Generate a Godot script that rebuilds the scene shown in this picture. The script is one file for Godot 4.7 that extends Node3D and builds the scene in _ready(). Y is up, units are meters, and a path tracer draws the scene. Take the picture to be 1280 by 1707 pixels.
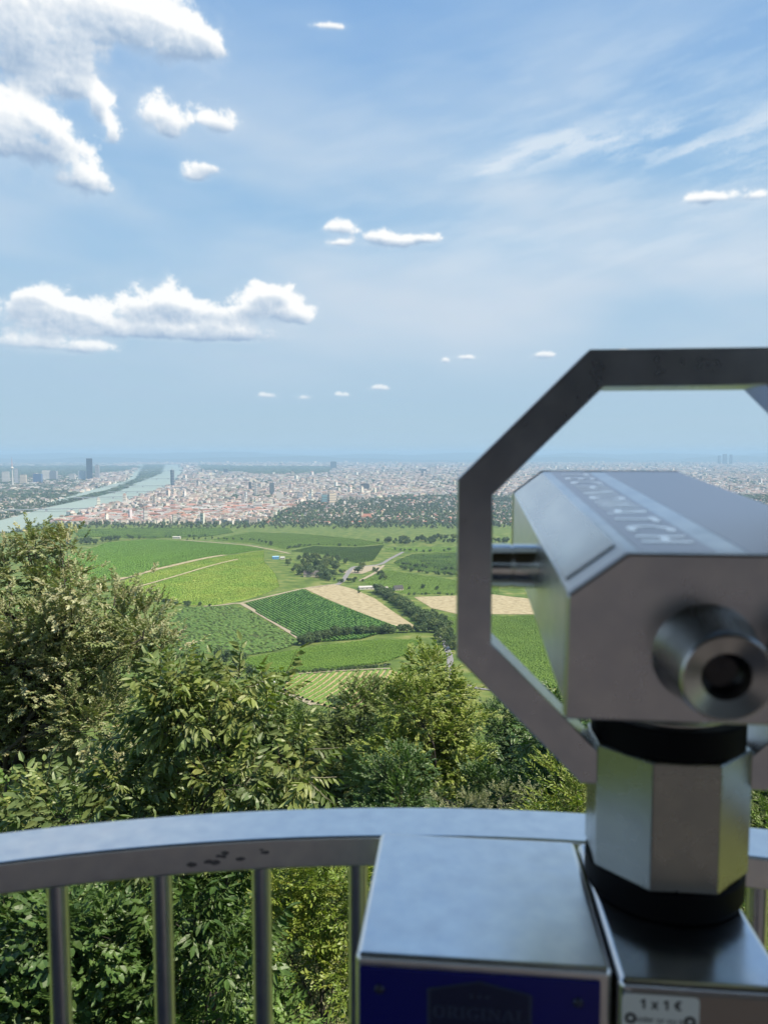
extends Node3D
# Lookout platform above vineyards and a city. Metres; y up; "d" is the distance ahead (-z).

const EYE := 1.6
const CITY_Y := EYE - 300.0
var M := {}
var used := {}
var rng := RandomNumberGenerator.new()
var relief := FastNoiseLite.new()

# ------------------------------------------------------------------ helpers
func numbered(called: String) -> String:
	if not used.has(called):
		used[called] = 0
		return called
	used[called] += 1
	return "%s_%03d" % [called, used[called]]

func tag(o: Node, label: String, category := "", group := "", kind := "") -> Node:
	if label != "": o.set_meta("label", label)
	if category != "": o.set_meta("category", category)
	if group != "": o.set_meta("group", group)
	if kind != "": o.set_meta("kind", kind)
	return o

func thing(called: String, label: String, category: String, at := Vector3.ZERO, turn := 0.0, group := "") -> Node3D:
	var o := Node3D.new()
	o.name = numbered(called)
	add_child(o)
	o.position = at
	o.rotation.y = turn
	tag(o, label, category, group)
	return o

func part(called: String, mesh: Mesh, m: Material, parent: Node3D, at := Vector3.ZERO, basis := Basis.IDENTITY) -> MeshInstance3D:
	var o := MeshInstance3D.new()
	o.mesh = mesh
	o.material_override = m
	o.name = called
	o.transform = Transform3D(basis, at)
	parent.add_child(o, true)
	return o

func single(called: String, mesh: Mesh, m: Material, at := Vector3.ZERO, basis := Basis.IDENTITY) -> MeshInstance3D:
	var o := MeshInstance3D.new()
	o.mesh = mesh
	o.material_override = m
	o.name = numbered(called)
	o.transform = Transform3D(basis, at)
	add_child(o)
	return o

func copy(o: Node3D, label := "", group := "") -> Node3D:
	var base: String = str(o.name)
	if base.right(4).begins_with("_") and base.right(3).is_valid_int(): base = base.left(-4)
	var c: Node3D = o.duplicate()
	c.name = numbered(base)
	add_child(c)
	if label != "": c.set_meta("label", label)
	if group != "": c.set_meta("group", group)
	return c

func many(called: String, mesh: Mesh, m: Material, xf: Array, cols: PackedColorArray, parent: Node3D, stuff := true) -> MultiMeshInstance3D:
	var mm := MultiMesh.new()
	mm.transform_format = MultiMesh.TRANSFORM_3D
	mm.use_colors = true
	mm.mesh = mesh
	mm.instance_count = xf.size()
	for i in xf.size():
		var t: Transform3D = xf[i]
		mm.set_instance_transform(i, t)
		mm.set_instance_color(i, cols[i])
	var o := MultiMeshInstance3D.new()
	o.multimesh = mm
	o.material_override = m
	o.name = called
	if parent == self:
		o.name = numbered(called)
	parent.add_child(o, true)
	if stuff: o.set_meta("kind", "stuff")
	return o

func lin(r: float, g: float, b: float, a := 1.0) -> Color:
	var c := Color(r, g, b).linear_to_srgb()
	c.a = a
	return c

func mat(r: float, g: float, b: float, rough := 0.8, metal := 0.0) -> StandardMaterial3D:
	var m := StandardMaterial3D.new()
	m.albedo_color = lin(r, g, b)
	m.roughness = rough
	m.metallic = metal
	return m

func leafy(rough := 0.5, through := 0.5) -> StandardMaterial3D:
	var m := StandardMaterial3D.new()
	m.albedo_color = Color.WHITE
	m.vertex_color_use_as_albedo = true
	m.roughness = rough
	if through > 0.0:
		m.backlight_enabled = true
		m.backlight = Color(0.85, 0.95, 0.45) * through
	return m

func noise_tex(freq: float, octaves: int, stops: Array, size := 512, seed_ := 1, warp := false) -> NoiseTexture2D:
	var n := FastNoiseLite.new()
	n.seed = seed_
	n.noise_type = FastNoiseLite.TYPE_SIMPLEX_SMOOTH
	n.frequency = freq
	n.fractal_octaves = octaves
	if warp:
		n.domain_warp_enabled = true
		n.domain_warp_amplitude = 40.0
		n.domain_warp_frequency = 0.02
	var t := NoiseTexture2D.new()
	t.width = size
	t.height = size
	t.seamless = true
	t.noise = n
	if stops.size():
		var g := Gradient.new()
		var off := PackedFloat32Array()
		var cc := PackedColorArray()
		for i in stops.size():
			off.append(stops[i][0])
			cc.append(stops[i][1])
		g.offsets = off
		g.colors = cc
		t.color_ramp = g
	return t

func ground_mat(freq: float, scale_m: float, stops: Array, seed_ := 1, octs := 5) -> StandardMaterial3D:
	var m := StandardMaterial3D.new()
	m.albedo_texture = noise_tex(freq, octs, stops, 1024, seed_, true)
	m.uv1_triplanar = true
	m.uv1_world_triplanar = true
	m.uv1_scale = Vector3.ONE / scale_m
	m.roughness = 0.95
	m.metallic_specular = 0.2
	return m

func soup(v: PackedVector3Array, c := PackedColorArray(), n := PackedVector3Array()) -> ArrayMesh:
	var a := []
	a.resize(Mesh.ARRAY_MAX)
	a[Mesh.ARRAY_VERTEX] = v
	if c.size(): a[Mesh.ARRAY_COLOR] = c
	if n.size(): a[Mesh.ARRAY_NORMAL] = n
	var m := ArrayMesh.new()
	m.add_surface_from_arrays(Mesh.PRIMITIVE_TRIANGLES, a)
	return m

func quad(v: PackedVector3Array, a: Vector3, b: Vector3, c: Vector3, d: Vector3) -> void:
	v.append(a); v.append(b); v.append(c)
	v.append(a); v.append(c); v.append(d)

# box of a size about a centre, faces clockwise from outside
func box(v: PackedVector3Array, ctr: Vector3, s: Vector3, bs := Basis.IDENTITY) -> void:
	var x := bs.x * s.x * 0.5
	var y := bs.y * s.y * 0.5
	var z := bs.z * s.z * 0.5
	for k in [[x, y, z], [y, z, x], [z, x, y]]:
		var n: Vector3 = k[0]
		var p: Vector3 = k[1]
		var q: Vector3 = k[2]
		quad(v, ctr + n - p - q, ctr + n - p + q, ctr + n + p + q, ctr + n + p - q)
		quad(v, ctr - n - p - q, ctr - n + p - q, ctr - n + p + q, ctr - n - p + q)

func flip_check(v: PackedVector3Array, a: Vector3, b: Vector3, c: Vector3, outward: Vector3) -> void:
	if (b - a).cross(c - a).dot(outward) > 0.0:
		v.append(a); v.append(c); v.append(b)
	else:
		v.append(a); v.append(b); v.append(c)

# box with rounded edges and smooth normals
func rounded_box(s: Vector3, r: float, seg := 3) -> ArrayMesh:
	var v := PackedVector3Array()
	var nn := PackedVector3Array()
	var inner := s * 0.5 - Vector3.ONE * r
	var ax := [Vector3.RIGHT, Vector3.UP, Vector3.BACK]
	for f in 3:
		for sg in [-1.0, 1.0]:
			var n: Vector3 = ax[f] * sg
			var u: Vector3 = ax[(f + 1) % 3]
			var w: Vector3 = ax[(f + 2) % 3]
			var P := []
			var N := []
			var m := 2 * seg + 2
			for i in m:
				for j in m:
					var ai := -PI / 4 + PI / 4 * i / seg if i <= seg else PI / 4 * (i - seg - 1) / seg
					var aj := -PI / 4 + PI / 4 * j / seg if j <= seg else PI / 4 * (j - seg - 1) / seg
					var dir := (n + u * tan(ai) + w * tan(aj)).normalized()
					var su := -1.0 if i <= seg else 1.0
					var sw := -1.0 if j <= seg else 1.0
					P.append((n * inner.dot(n.abs()) + u * su * inner.dot(u) + w * sw * inner.dot(w)) + dir * r)
					N.append(dir)
			for i in m - 1:
				for j in m - 1:
					var q := [i * m + j, i * m + j + 1, (i + 1) * m + j + 1, (i + 1) * m + j]
					if sg < 0.0: q = [q[0], q[3], q[2], q[1]]
					for k in [0, 1, 2, 0, 2, 3]:
						v.append(P[q[k]])
						nn.append(N[q[k]])
	return soup(v, PackedColorArray(), nn)

# polygon with its corners rounded: [[point, normal], ...] counter-clockwise
func round_poly(poly: PackedVector2Array, r: float, seg := 3) -> Array:
	var out := []
	var n := poly.size()
	for i in n:
		var p := poly[i]
		var a := (poly[(i + n - 1) % n] - p).normalized()
		var b := (poly[(i + 1) % n] - p).normalized()
		var half := acos(clampf(a.dot(b), -1, 1)) * 0.5
		var t := r / tan(half)
		var ctr := p + (a + b).normalized() * (r / sin(half))
		var s := (p + a * t - ctr).angle()
		var e := (p + b * t - ctr).angle()
		var diff := wrapf(e - s, -PI, PI)
		for k in seg + 1:
			var ang := s + diff * k / seg
			var d := Vector2(cos(ang), sin(ang))
			out.append([ctr + d * r, d])
	return out

# extrude a convex outline in x,y from z0 to z1 with rounded corners and a bevel
func extrude(poly: PackedVector2Array, r: float, z0: float, z1: float, bev: float, seg := 3) -> ArrayMesh:
	var o := round_poly(poly, r, seg)
	var v := PackedVector3Array()
	var nn := PackedVector3Array()
	var rings := [[z0, bev], [z0 + bev, 0.0], [z1 - bev, 0.0], [z1, bev]]
	var n := o.size()
	for k in 3:
		for i in n:
			var a = o[i]
			var b = o[(i + 1) % n]
			var tilt: float = [-1.0, 0.0, 1.0][k]
			var pa0 := Vector3(a[0].x - a[1].x * rings[k][1], a[0].y - a[1].y * rings[k][1], rings[k][0])
			var pb0 := Vector3(b[0].x - b[1].x * rings[k][1], b[0].y - b[1].y * rings[k][1], rings[k][0])
			var pa1 := Vector3(a[0].x - a[1].x * rings[k + 1][1], a[0].y - a[1].y * rings[k + 1][1], rings[k + 1][0])
			var pb1 := Vector3(b[0].x - b[1].x * rings[k + 1][1], b[0].y - b[1].y * rings[k + 1][1], rings[k + 1][0])
			var na := Vector3(a[1].x, a[1].y, tilt).normalized()
			var nb := Vector3(b[1].x, b[1].y, tilt).normalized()
			for t in [[pa0, na], [pa1, na], [pb1, nb], [pa0, na], [pb1, nb], [pb0, nb]]:
				v.append(t[0])
				nn.append(t[1])
	for e in [0, 3]:
		var sgn := -1.0 if e == 0 else 1.0
		var ctr := Vector3.ZERO
		for i in n: ctr += Vector3(o[i][0].x, o[i][0].y, 0) / n
		ctr.z = rings[e][0]
		for i in n:
			var a = o[i]
			var b = o[(i + 1) % n]
			var pa := Vector3(a[0].x - a[1].x * bev, a[0].y - a[1].y * bev, rings[e][0])
			var pb := Vector3(b[0].x - b[1].x * bev, b[0].y - b[1].y * bev, rings[e][0])
			var tri := [ctr, pb, pa] if sgn > 0 else [ctr, pa, pb]
			for t in tri:
				v.append(t)
				nn.append(Vector3(0, 0, sgn))
	return soup(v, PackedColorArray(), nn)

# turn a profile of (radius, y) round the y axis; sharp where the profile repeats a point
func lathe(prof: Array, sides := 40) -> ArrayMesh:
	var v := PackedVector3Array()
	var nn := PackedVector3Array()
	for k in prof.size() - 1:
		var p: Vector2 = prof[k]
		var q: Vector2 = prof[k + 1]
		if p.distance_to(q) < 1e-6: continue
		var t := (q - p).normalized()
		var n2 := Vector2(t.y, -t.x)
		for i in sides:
			var a0 := TAU * i / sides
			var a1 := TAU * (i + 1) / sides
			var d0 := Vector3(cos(a0), 0, sin(a0))
			var d1 := Vector3(cos(a1), 0, sin(a1))
			var P := [d0 * p.x + Vector3.UP * p.y, d0 * q.x + Vector3.UP * q.y, d1 * q.x + Vector3.UP * q.y, d1 * p.x + Vector3.UP * p.y]
			var N := [d0 * n2.x + Vector3.UP * n2.y, d0 * n2.x + Vector3.UP * n2.y, d1 * n2.x + Vector3.UP * n2.y, d1 * n2.x + Vector3.UP * n2.y]
			for j in [0, 2, 1, 0, 3, 2]:
				v.append(P[j])
				nn.append(N[j])
	return soup(v, PackedColorArray(), nn)

func tube(v: PackedVector3Array, pts: Array, r0: float, r1: float, sides := 5) -> void:
	var n := pts.size()
	var prev := []
	for i in n:
		var p: Vector3 = pts[i]
		var t: Vector3 = (pts[mini(i + 1, n - 1)] - pts[maxi(i - 1, 0)]).normalized()
		var s := t.cross(Vector3(0.31, 0.17, 0.93)).normalized()
		var b := t.cross(s)
		var r := lerpf(r0, r1, float(i) / (n - 1))
		var ring := []
		for k in sides:
			var a := TAU * k / sides
			ring.append(p + (s * cos(a) + b * sin(a)) * r)
		if i > 0:
			for k in sides:
				var k2 := (k + 1) % sides
				quad(v, prev[k], ring[k], ring[k2], prev[k2])
		prev = ring

# ------------------------------------------------------------------ terrain
const TD := [-2000.0, -400.0, -60.0, 0.0, 6.0, 12.0, 30.0, 60.0, 120.0, 300.0, 550.0, 800.0, 1200.0, 1800.0, 2500.0, 3000.0, 3500.0, 60000.0]
const TV := [40.0, 12.0, 7.0, 6.5, 7.6, 10.0, 18.5, 33.0, 56.0, 112.0, 165.0, 190.0, 215.0, 236.0, 262.0, 283.0, 300.0, 300.0]
const RISES := [[-420.0, 1500.0, 300.0, 380.0, 16.0], [250.0, 900.0, 160.0, 300.0, -7.0], [700.0, 1400.0, 300.0, 400.0, -8.0], [-300.0, 650.0, 160.0, 180.0, 5.0], [-900.0, 2300.0, 400.0, 300.0, 8.0], [350.0, 2300.0, 500.0, 250.0, 6.0]]
var TM := []

func slopes() -> void:
	TM.resize(TD.size())
	TM.fill(0.0)
	for i in range(1, TD.size() - 1):
		var a: float = (TV[i] - TV[i - 1]) / (TD[i] - TD[i - 1])
		var b: float = (TV[i + 1] - TV[i]) / (TD[i + 1] - TD[i])
		TM[i] = 0.0 if a * b <= 0.0 else 2.0 * a * b / (a + b)

func ter(x: float, d: float) -> float:
	if d > 4600.0: return CITY_Y
	d = clampf(d, -2000.0, 60000.0)
	var i := 0
	while i < TD.size() - 2 and d > TD[i + 1]: i += 1
	var h: float = TD[i + 1] - TD[i]
	var t: float = (d - TD[i]) / h
	var t2 := t * t
	var t3 := t2 * t
	var y: float = EYE - ((2 * t3 - 3 * t2 + 1) * TV[i] + (t3 - 2 * t2 + t) * h * TM[i] + (-2 * t3 + 3 * t2) * TV[i + 1] + (t3 - t2) * h * TM[i + 1])
	if d > 100.0:
		for b in RISES:
			var q: float = pow((x - b[0]) / b[2], 2) + pow((d - b[1]) / b[3], 2)
			if q < 9.0: y += b[4] * exp(-q)
	if x < -1150.0 and d > 2400.0: y = lerpf(y, CITY_Y - 2.5, smoothstep(-1150.0, -1420.0, x) * smoothstep(2400.0, 2950.0, d))
	return y

func at(x: float, d: float, up := 0.0) -> Vector3:
	return Vector3(x, ter(x, d) + up, -d)

func sheet(xs: Array, ds: Array, lift := 0.0, skip := Rect2()) -> ArrayMesh:
	var v := PackedVector3Array()
	var nn := PackedVector3Array()
	var H := []
	var N := []
	for d in ds:
		for x in xs:
			H.append(at(x, d, lift))
			N.append(Vector3(ter(x - 2, d) - ter(x + 2, d), 4.0, ter(x, d + 2) - ter(x, d - 2)).normalized())
	var w := xs.size()
	for j in ds.size() - 1:
		for i in w - 1:
			if skip.size.x > 0.0 and skip.has_point(Vector2((xs[i] + xs[i + 1]) * 0.5, (ds[j] + ds[j + 1]) * 0.5)): continue
			var q := [j * w + i, (j + 1) * w + i, (j + 1) * w + i + 1, j * w + i + 1]
			for k in [0, 1, 2, 0, 2, 3]:
				v.append(H[q[k]])
				nn.append(N[q[k]])
	return soup(v, PackedColorArray(), nn)

func steps(a: float, b: float, s: float) -> Array:
	var out := []
	var n := int(round((b - a) / s))
	for i in n + 1: out.append(a + (b - a) * i / n)
	return out

# a polygon (x, d) laid on the terrain
func drape(poly: PackedVector2Array, lift: float, cell: float, org: Vector3) -> ArrayMesh:
	var lo := poly[0]
	var hi := poly[0]
	for p in poly:
		lo = lo.min(p)
		hi = hi.max(p)
	var v := PackedVector3Array()
	var nx := int(ceil((hi.x - lo.x) / cell))
	var ny := int(ceil((hi.y - lo.y) / cell))
	for i in nx:
		for j in ny:
			var c := lo + Vector2(i, j) * cell
			var sq := PackedVector2Array([c, c + Vector2(cell, 0), c + Vector2(cell, cell), c + Vector2(0, cell)])
			for piece in Geometry2D.intersect_polygons(poly, sq):
				var idx := Geometry2D.triangulate_polygon(piece)
				for k in range(0, idx.size(), 3):
					var a := at(piece[idx[k]].x, piece[idx[k]].y, lift) - org
					var b := at(piece[idx[k + 1]].x, piece[idx[k + 1]].y, lift) - org
					var e := at(piece[idx[k + 2]].x, piece[idx[k + 2]].y, lift) - org
					flip_check(v, a, b, e, Vector3.UP)
	return soup(v)

func smooth_line(pts: Array, step: float) -> PackedVector2Array:
	var c := Curve2D.new()
	for i in pts.size():
		var p: Vector2 = pts[i]
		var t: Vector2 = (pts[mini(i + 1, pts.size() - 1)] - pts[maxi(i - 1, 0)]) * 0.2
		c.add_point(p, -t, t)
	c.bake_interval = step
	return c.get_baked_points()

func strip(pts: Array, width: float, lift: float, step := 8.0, flat_y := INF) -> ArrayMesh:
	var l := smooth_line(pts, step)
	var v := PackedVector3Array()
	var prev_a := Vector3.ZERO
	var prev_b := Vector3.ZERO
	for i in l.size():
		var t := (l[mini(i + 1, l.size() - 1)] - l[maxi(i - 1, 0)]).normalized()
		var s := Vector2(t.y, -t.x) * width * 0.5 * (1.0 + 0.18 * relief.get_noise_2d(l[i].x * 4.0, l[i].y * 4.0))
		var p := l[i] - s
		var q := l[i] + s
		var a := at(p.x, p.y, lift)
		var b := at(q.x, q.y, lift)
		if flat_y < INF:
			a.y = flat_y
			b.y = flat_y
		if i > 0:
			flip_check(v, prev_a, a, b, Vector3.UP)
			flip_check(v, prev_a, b, prev_b, Vector3.UP)
		prev_a = a
		prev_b = b
	return soup(v)

func pv(list: Array) -> PackedVector2Array:
	var out := PackedVector2Array()
	for i in range(0, list.size(), 2): out.append(Vector2(list[i], list[i + 1]))
	return out

func pl(list: Array) -> Array:
	var out := []
	for i in range(0, list.size(), 2): out.append(Vector2(list[i], list[i + 1]))
	return out

func centre(poly: PackedVector2Array) -> Vector2:
	var c := Vector2.ZERO
	for p in poly: c += p / poly.size()
	return c

# ------------------------------------------------------------------ sky
var sk_fine := FastNoiseLite.new()
var sk_wisp := FastNoiseLite.new()
var sk_puff := FastNoiseLite.new()
var sk_veil := FastNoiseLite.new()
const STOPS := [[-90.0, 150, 185, 205], [-1.0, 170, 193, 209], [0.0, 173, 197, 213], [4.0, 170, 197, 217], [9.0, 166, 196, 220], [14.0, 155, 191, 222], [19.0, 145, 184, 220], [25.0, 128, 171, 217], [32.0, 118, 162, 213], [55.0, 90, 139, 203], [90.0, 70, 118, 188]]

func sky_colour(az: float, el: float, puffs: Array) -> Color:
	var k := 0
	while k < STOPS.size() - 2 and el > STOPS[k + 1][0]: k += 1
	var f: float = clampf((el - STOPS[k][0]) / (STOPS[k + 1][0] - STOPS[k][0]), 0, 1)
	var c := Color(lerpf(STOPS[k][1], STOPS[k + 1][1], f) / 255.0, lerpf(STOPS[k][2], STOPS[k + 1][2], f) / 255.0, lerpf(STOPS[k][3], STOPS[k + 1][3], f) / 255.0)
	if el < -1.0: return c
	var dx := cos(deg_to_rad(az)) * 60.0
	var dz := sin(deg_to_rad(az)) * 60.0
	# thin high veil, drawn out sideways
	var veil := sk_veil.get_noise_3d(dx, el * 3.2 + az * 0.25, dz) * 0.5 + 0.5
	var band := smoothstep(3.0, 10.0, el) * (1.0 - 0.65 * smoothstep(16.0, 30.0, el))
	c = c.lerp(Color(0.80, 0.845, 0.895), band * smoothstep(0.15, 0.80, veil) * 0.85)
	# cirrus streaks, rising to the right
	var wy := el - (az - 8.0) * 0.16
	var streak := sk_wisp.get_noise_3d(dx * 0.9, wy * 4.2, dz * 0.9) * 0.5 + 0.5
	var fibre := sk_wisp.get_noise_3d(dx * 2.5 + 40.0, wy * 13.0, dz * 2.5) * 0.5 + 0.5
	var right_ := smoothstep(0.0, 9.0, az) * (1.0 - smoothstep(60, 90, az))
	var where := exp(-pow((el - 20.4 - clampf(az - 10.0, -12.0, 5.0) * 0.15 + maxf(az - 15.0, 0.0) * 0.18) / (0.7 + maxf(az - 6.0, 0.0) * 0.10), 2)) * right_ * 1.1
	where = maxf(where, 0.38 * smoothstep(9.0, 15.0, el) * smoothstep(34.0, 20.0, el) * (0.5 + 0.5 * sin(deg_to_rad(az * 3.0 - 5.0))))
	c = c.lerp(Color(0.88, 0.91, 0.94), clampf(where * (smoothstep(0.30, 0.75, streak) * 0.6 + smoothstep(0.40, 0.72, fibre) * 0.5), 0, 0.75))
	if puffs.size():
		var S := 0.0
		var S2 := 0.0
		var B := 0.0
		for p in puffs:
			var q: Vector4 = p
			var ux := (az - q.x) / q.z
			var uy := (el - q.y) / q.w
			var e := exp(-1.25 * (ux * ux + uy * uy * (1.0 if uy > 0.0 else 2.0)))
			S += e
			B += e * uy
			ux = (az + minf(0.16 * q.z, 0.5) - q.x) / q.z
			uy = (el + minf(0.42 * q.w, 0.9) - q.y) / q.w
			S2 += exp(-1.25 * (ux * ux + uy * uy * (1.0 if uy > 0.0 else 2.2)))
		B /= maxf(S, 0.05)
		S = minf(S, 1.2)
		S2 = minf(S2, 1.2)
		if S > 0.05:
			var y := el * 1.25
			var wn := sk_wisp.get_noise_3d(dx * 2.0, el * 3.0, dz * 2.0)
			var n := sk_fine.get_noise_3d(dx * 12.0, y * 12.0, dz * 12.0)
			var pf := -sk_puff.get_noise_3d(dx, y, dz)
			var pf2 := -sk_puff.get_noise_3d(dx + 0.16, y + 0.30, dz + 0.16)
			var h := S * 1.05 - 0.33 + (pf - 0.62) * 1.15 + n * (0.36 + 0.3 * smoothstep(9.0, 6.0, el)) + wn * 0.55
			var below := clampf((S2 - S) * 1.6 + 0.15, 0.0, 1.0)
			var a := smoothstep(0.0, lerpf(0.36, 0.95, below), h)
			var halo := smoothstep(-0.45, 0.35, S * 0.9 - 0.55 + wn * 0.75 + n * 0.2) * 0.30
			var L := 0.66 + (pf - pf2) * 0.95 + (S - S2) * 0.9 + n * 0.16 + clampf(B, -0.6, 0.35) * 1.15 + wn * 0.25 - smoothstep(0.30, 0.95, h) * 0.22
			var lit := Color(0.61, 0.70, 0.805).lerp(Color(0.985, 0.985, 0.98), clampf(L, 0.0, 1.0))
			c = c.lerp(Color(0.86, 0.89, 0.925), halo * (1.0 - a))
			c = c.lerp(lit, a * lerpf(0.72, 0.97, smoothstep(5.0, 9.0, el)))
	return c

func make_sky() -> ImageTexture:
	sk_fine.seed = 11
	sk_fine.noise_type = FastNoiseLite.TYPE_SIMPLEX_SMOOTH
	sk_fine.frequency = 0.035
	sk_fine.fractal_octaves = 5
	sk_fine.fractal_gain = 0.55
	sk_puff.seed = 31
	sk_puff.noise_type = FastNoiseLite.TYPE_CELLULAR
	sk_puff.cellular_distance_function = FastNoiseLite.DISTANCE_EUCLIDEAN
	sk_puff.cellular_return_type = FastNoiseLite.RETURN_DISTANCE
	sk_puff.frequency = 0.62
	sk_puff.fractal_type = FastNoiseLite.FRACTAL_FBM
	sk_puff.fractal_octaves = 4
	sk_puff.fractal_gain = 0.52
	sk_puff.domain_warp_enabled = true
	sk_puff.domain_warp_amplitude = 0.7
	sk_puff.domain_warp_frequency = 0.5
	sk_wisp.seed = 5
	sk_wisp.noise_type = FastNoiseLite.TYPE_SIMPLEX_SMOOTH
	sk_wisp.frequency = 0.06
	sk_wisp.fractal_octaves = 5
	sk_wisp.domain_warp_enabled = true
	sk_wisp.domain_warp_amplitude = 6.0
	sk_wisp.domain_warp_frequency = 0.05
	sk_veil.seed = 23
	sk_veil.frequency = 0.03
	sk_veil.fractal_octaves = 4
	var P := [
		Vector4(-22.6, 25.9, 5.8, 3.0), Vector4(-25.8, 25.3, 4.0, 3.6), Vector4(-14.8, 26.5, 3.2, 1.9), Vector4(-13.0, 26.8, 1.7, 1.3), Vector4(-16.8, 27.7, 3.6, 1.5), Vector4(-20.3, 27.5, 3.5, 1.5), Vector4(-24.8, 21.0, 3.1, 2.0), Vector4(-22.8, 20.0, 3.0, 1.8), Vector4(-21.0, 18.1, 2.2, 1.5), Vector4(-26.1, 19.5, 2.5, 2.5), Vector4(-19.9, 22.4, 0.7, 1.2), Vector4(-19.0, 21.1, 0.7, 1.4), Vector4(-22.0, 23.4, 2.2, 1.6), Vector4(-27.5, 28.5, 6.0, 3.0), Vector4(-31.0, 22.0, 4.0, 4.0), Vector4(-19.0, 30.5, 5.0, 2.0),
		Vector4(-15.8, 22.5, 1.9, 1.4), Vector4(-15.2, 21.5, 1.6, 1.0), Vector4(-12.0, 22.3, 1.9, 1.0), Vector4(-12.7, 19.6, 1.8, 0.9), Vector4(-13.6, 18.9, 1.0, 0.5),
		Vector4(-23.4, 9.5, 3.2, 1.7), Vector4(-24.3, 10.4, 1.6, 1.3), Vector4(-21.6, 9.3, 2.2, 1.1), Vector4(-17.2, 10.0, 2.7, 1.9), Vector4(-15.2, 10.5, 2.2, 1.5), Vector4(-12.6, 9.8, 2.4, 1.3), Vector4(-9.4, 10.5, 2.6, 1.9), Vector4(-7.9, 11.4, 1.9, 1.4), Vector4(-6.4, 10.0, 1.8, 1.1), Vector4(-17.7, 8.5, 8.4, 0.8), Vector4(-25.1, 7.4, 3.0, 1.0), Vector4(-21.0, 7.3, 2.6, 0.8), Vector4(-11.6, 8.6, 4.4, 0.9), Vector4(-29.5, 9.2, 3.4, 1.3),
		Vector4(-3.3, 16.1, 1.7, 0.7), Vector4(-0.4, 15.5, 1.7, 0.8), Vector4(1.2, 15.1, 1.6, 0.6), Vector4(3.2, 15.4, 1.4, 0.55), Vector4(-3.5, 15.1, 1.1, 0.4),
		Vector4(-8.6, 4.3, 1.3, 0.42), Vector4(-5.9, 4.2, 0.8, 0.3), Vector4(-3.1, 4.4, 0.9, 0.3), Vector4(-0.4, 4.9, 1.2, 0.35), Vector4(4.6, 6.9, 0.45, 0.4), Vector4(6.2, 7.1, 1.2, 0.3), Vector4(11.7, 7.2, 1.1, 0.5), Vector4(17.5, 7.3, 0.9, 0.25), Vector4(22.5, 16.8, 1.4, 0.55), Vector4(25.3, 16.6, 1.3, 0.6), Vector4(-4.0, 28.2, 1.2, 0.3)]
	var r := RandomNumberGenerator.new()
	r.seed = 77
	for i in 46:   # the same kind of clouds all round
		var az := r.randf_range(34.0, 322.0)
		var el := r.randf_range(5.0, 40.0)
		var s := r.randf_range(0.5, 1.0) * (0.6 + el * 0.06)
		for k in 3:
			P.append(Vector4(wrapf(az + r.randf_range(-3, 3) * s, -180, 180), el + r.randf_range(-0.6, 0.8) * s, r.randf_range(1.2, 3.2) * s, r.randf_range(0.6, 1.4) * s))
	var wide := sky_block(1024, 512, 0, 0, 1024, 512, P)
	wide.resize(4096, 2048, Image.INTERPOLATE_CUBIC)
	# the part of the sky ahead, in full detail
	var x0 := 2048 - 420
	var y0 := 1024 - 460
	var fine := sky_block(4096, 2048, x0, y0, 840, 490, P)
	wide.blit_rect(fine, Rect2i(0, 0, 840, 490), Vector2i(x0, y0))
	# the panorama starts straight ahead
	var turned := Image.create(4096, 2048, false, Image.FORMAT_RGB8)
	turned.blit_rect(wide, Rect2i(0, 0, 2048, 2048), Vector2i(2048, 0))
	turned.blit_rect(wide, Rect2i(2048, 0, 2048, 2048), Vector2i(0, 0))
	return ImageTexture.create_from_image(turned)

func sky_block(W: int, H: int, x0: int, y0: int, w: int, h: int, P: Array) -> Image:
	var im := Image.create(w, h, false, Image.FORMAT_RGB8)
	var T := 16
	for ty in range(0, h, T):
		for tx in range(0, w, T):
			var az0 := (float(x0 + tx) / W - 0.5) * 360.0
			var az1 := (float(x0 + tx + T) / W - 0.5) * 360.0
			var el1 := 90.0 - float(y0 + ty) / H * 180.0
			var el0 := 90.0 - float(y0 + ty + T) / H * 180.0
			var near := []
			for p in P:
				var q: Vector4 = p
				if q.x + q.z * 1.9 > az0 and q.x - q.z * 1.9 < az1 and q.y + q.w * 1.9 > el0 and q.y - q.w * 1.9 < el1: near.append(q)
			for y in range(ty, mini(ty + T, h)):
				var el := 90.0 - (y0 + y + 0.5) / H * 180.0
				for x in range(tx, mini(tx + T, w)):
					im.set_pixel(x, y, sky_colour(((x0 + x + 0.5) / W - 0.5) * 360.0, el, near))
	return im

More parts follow.
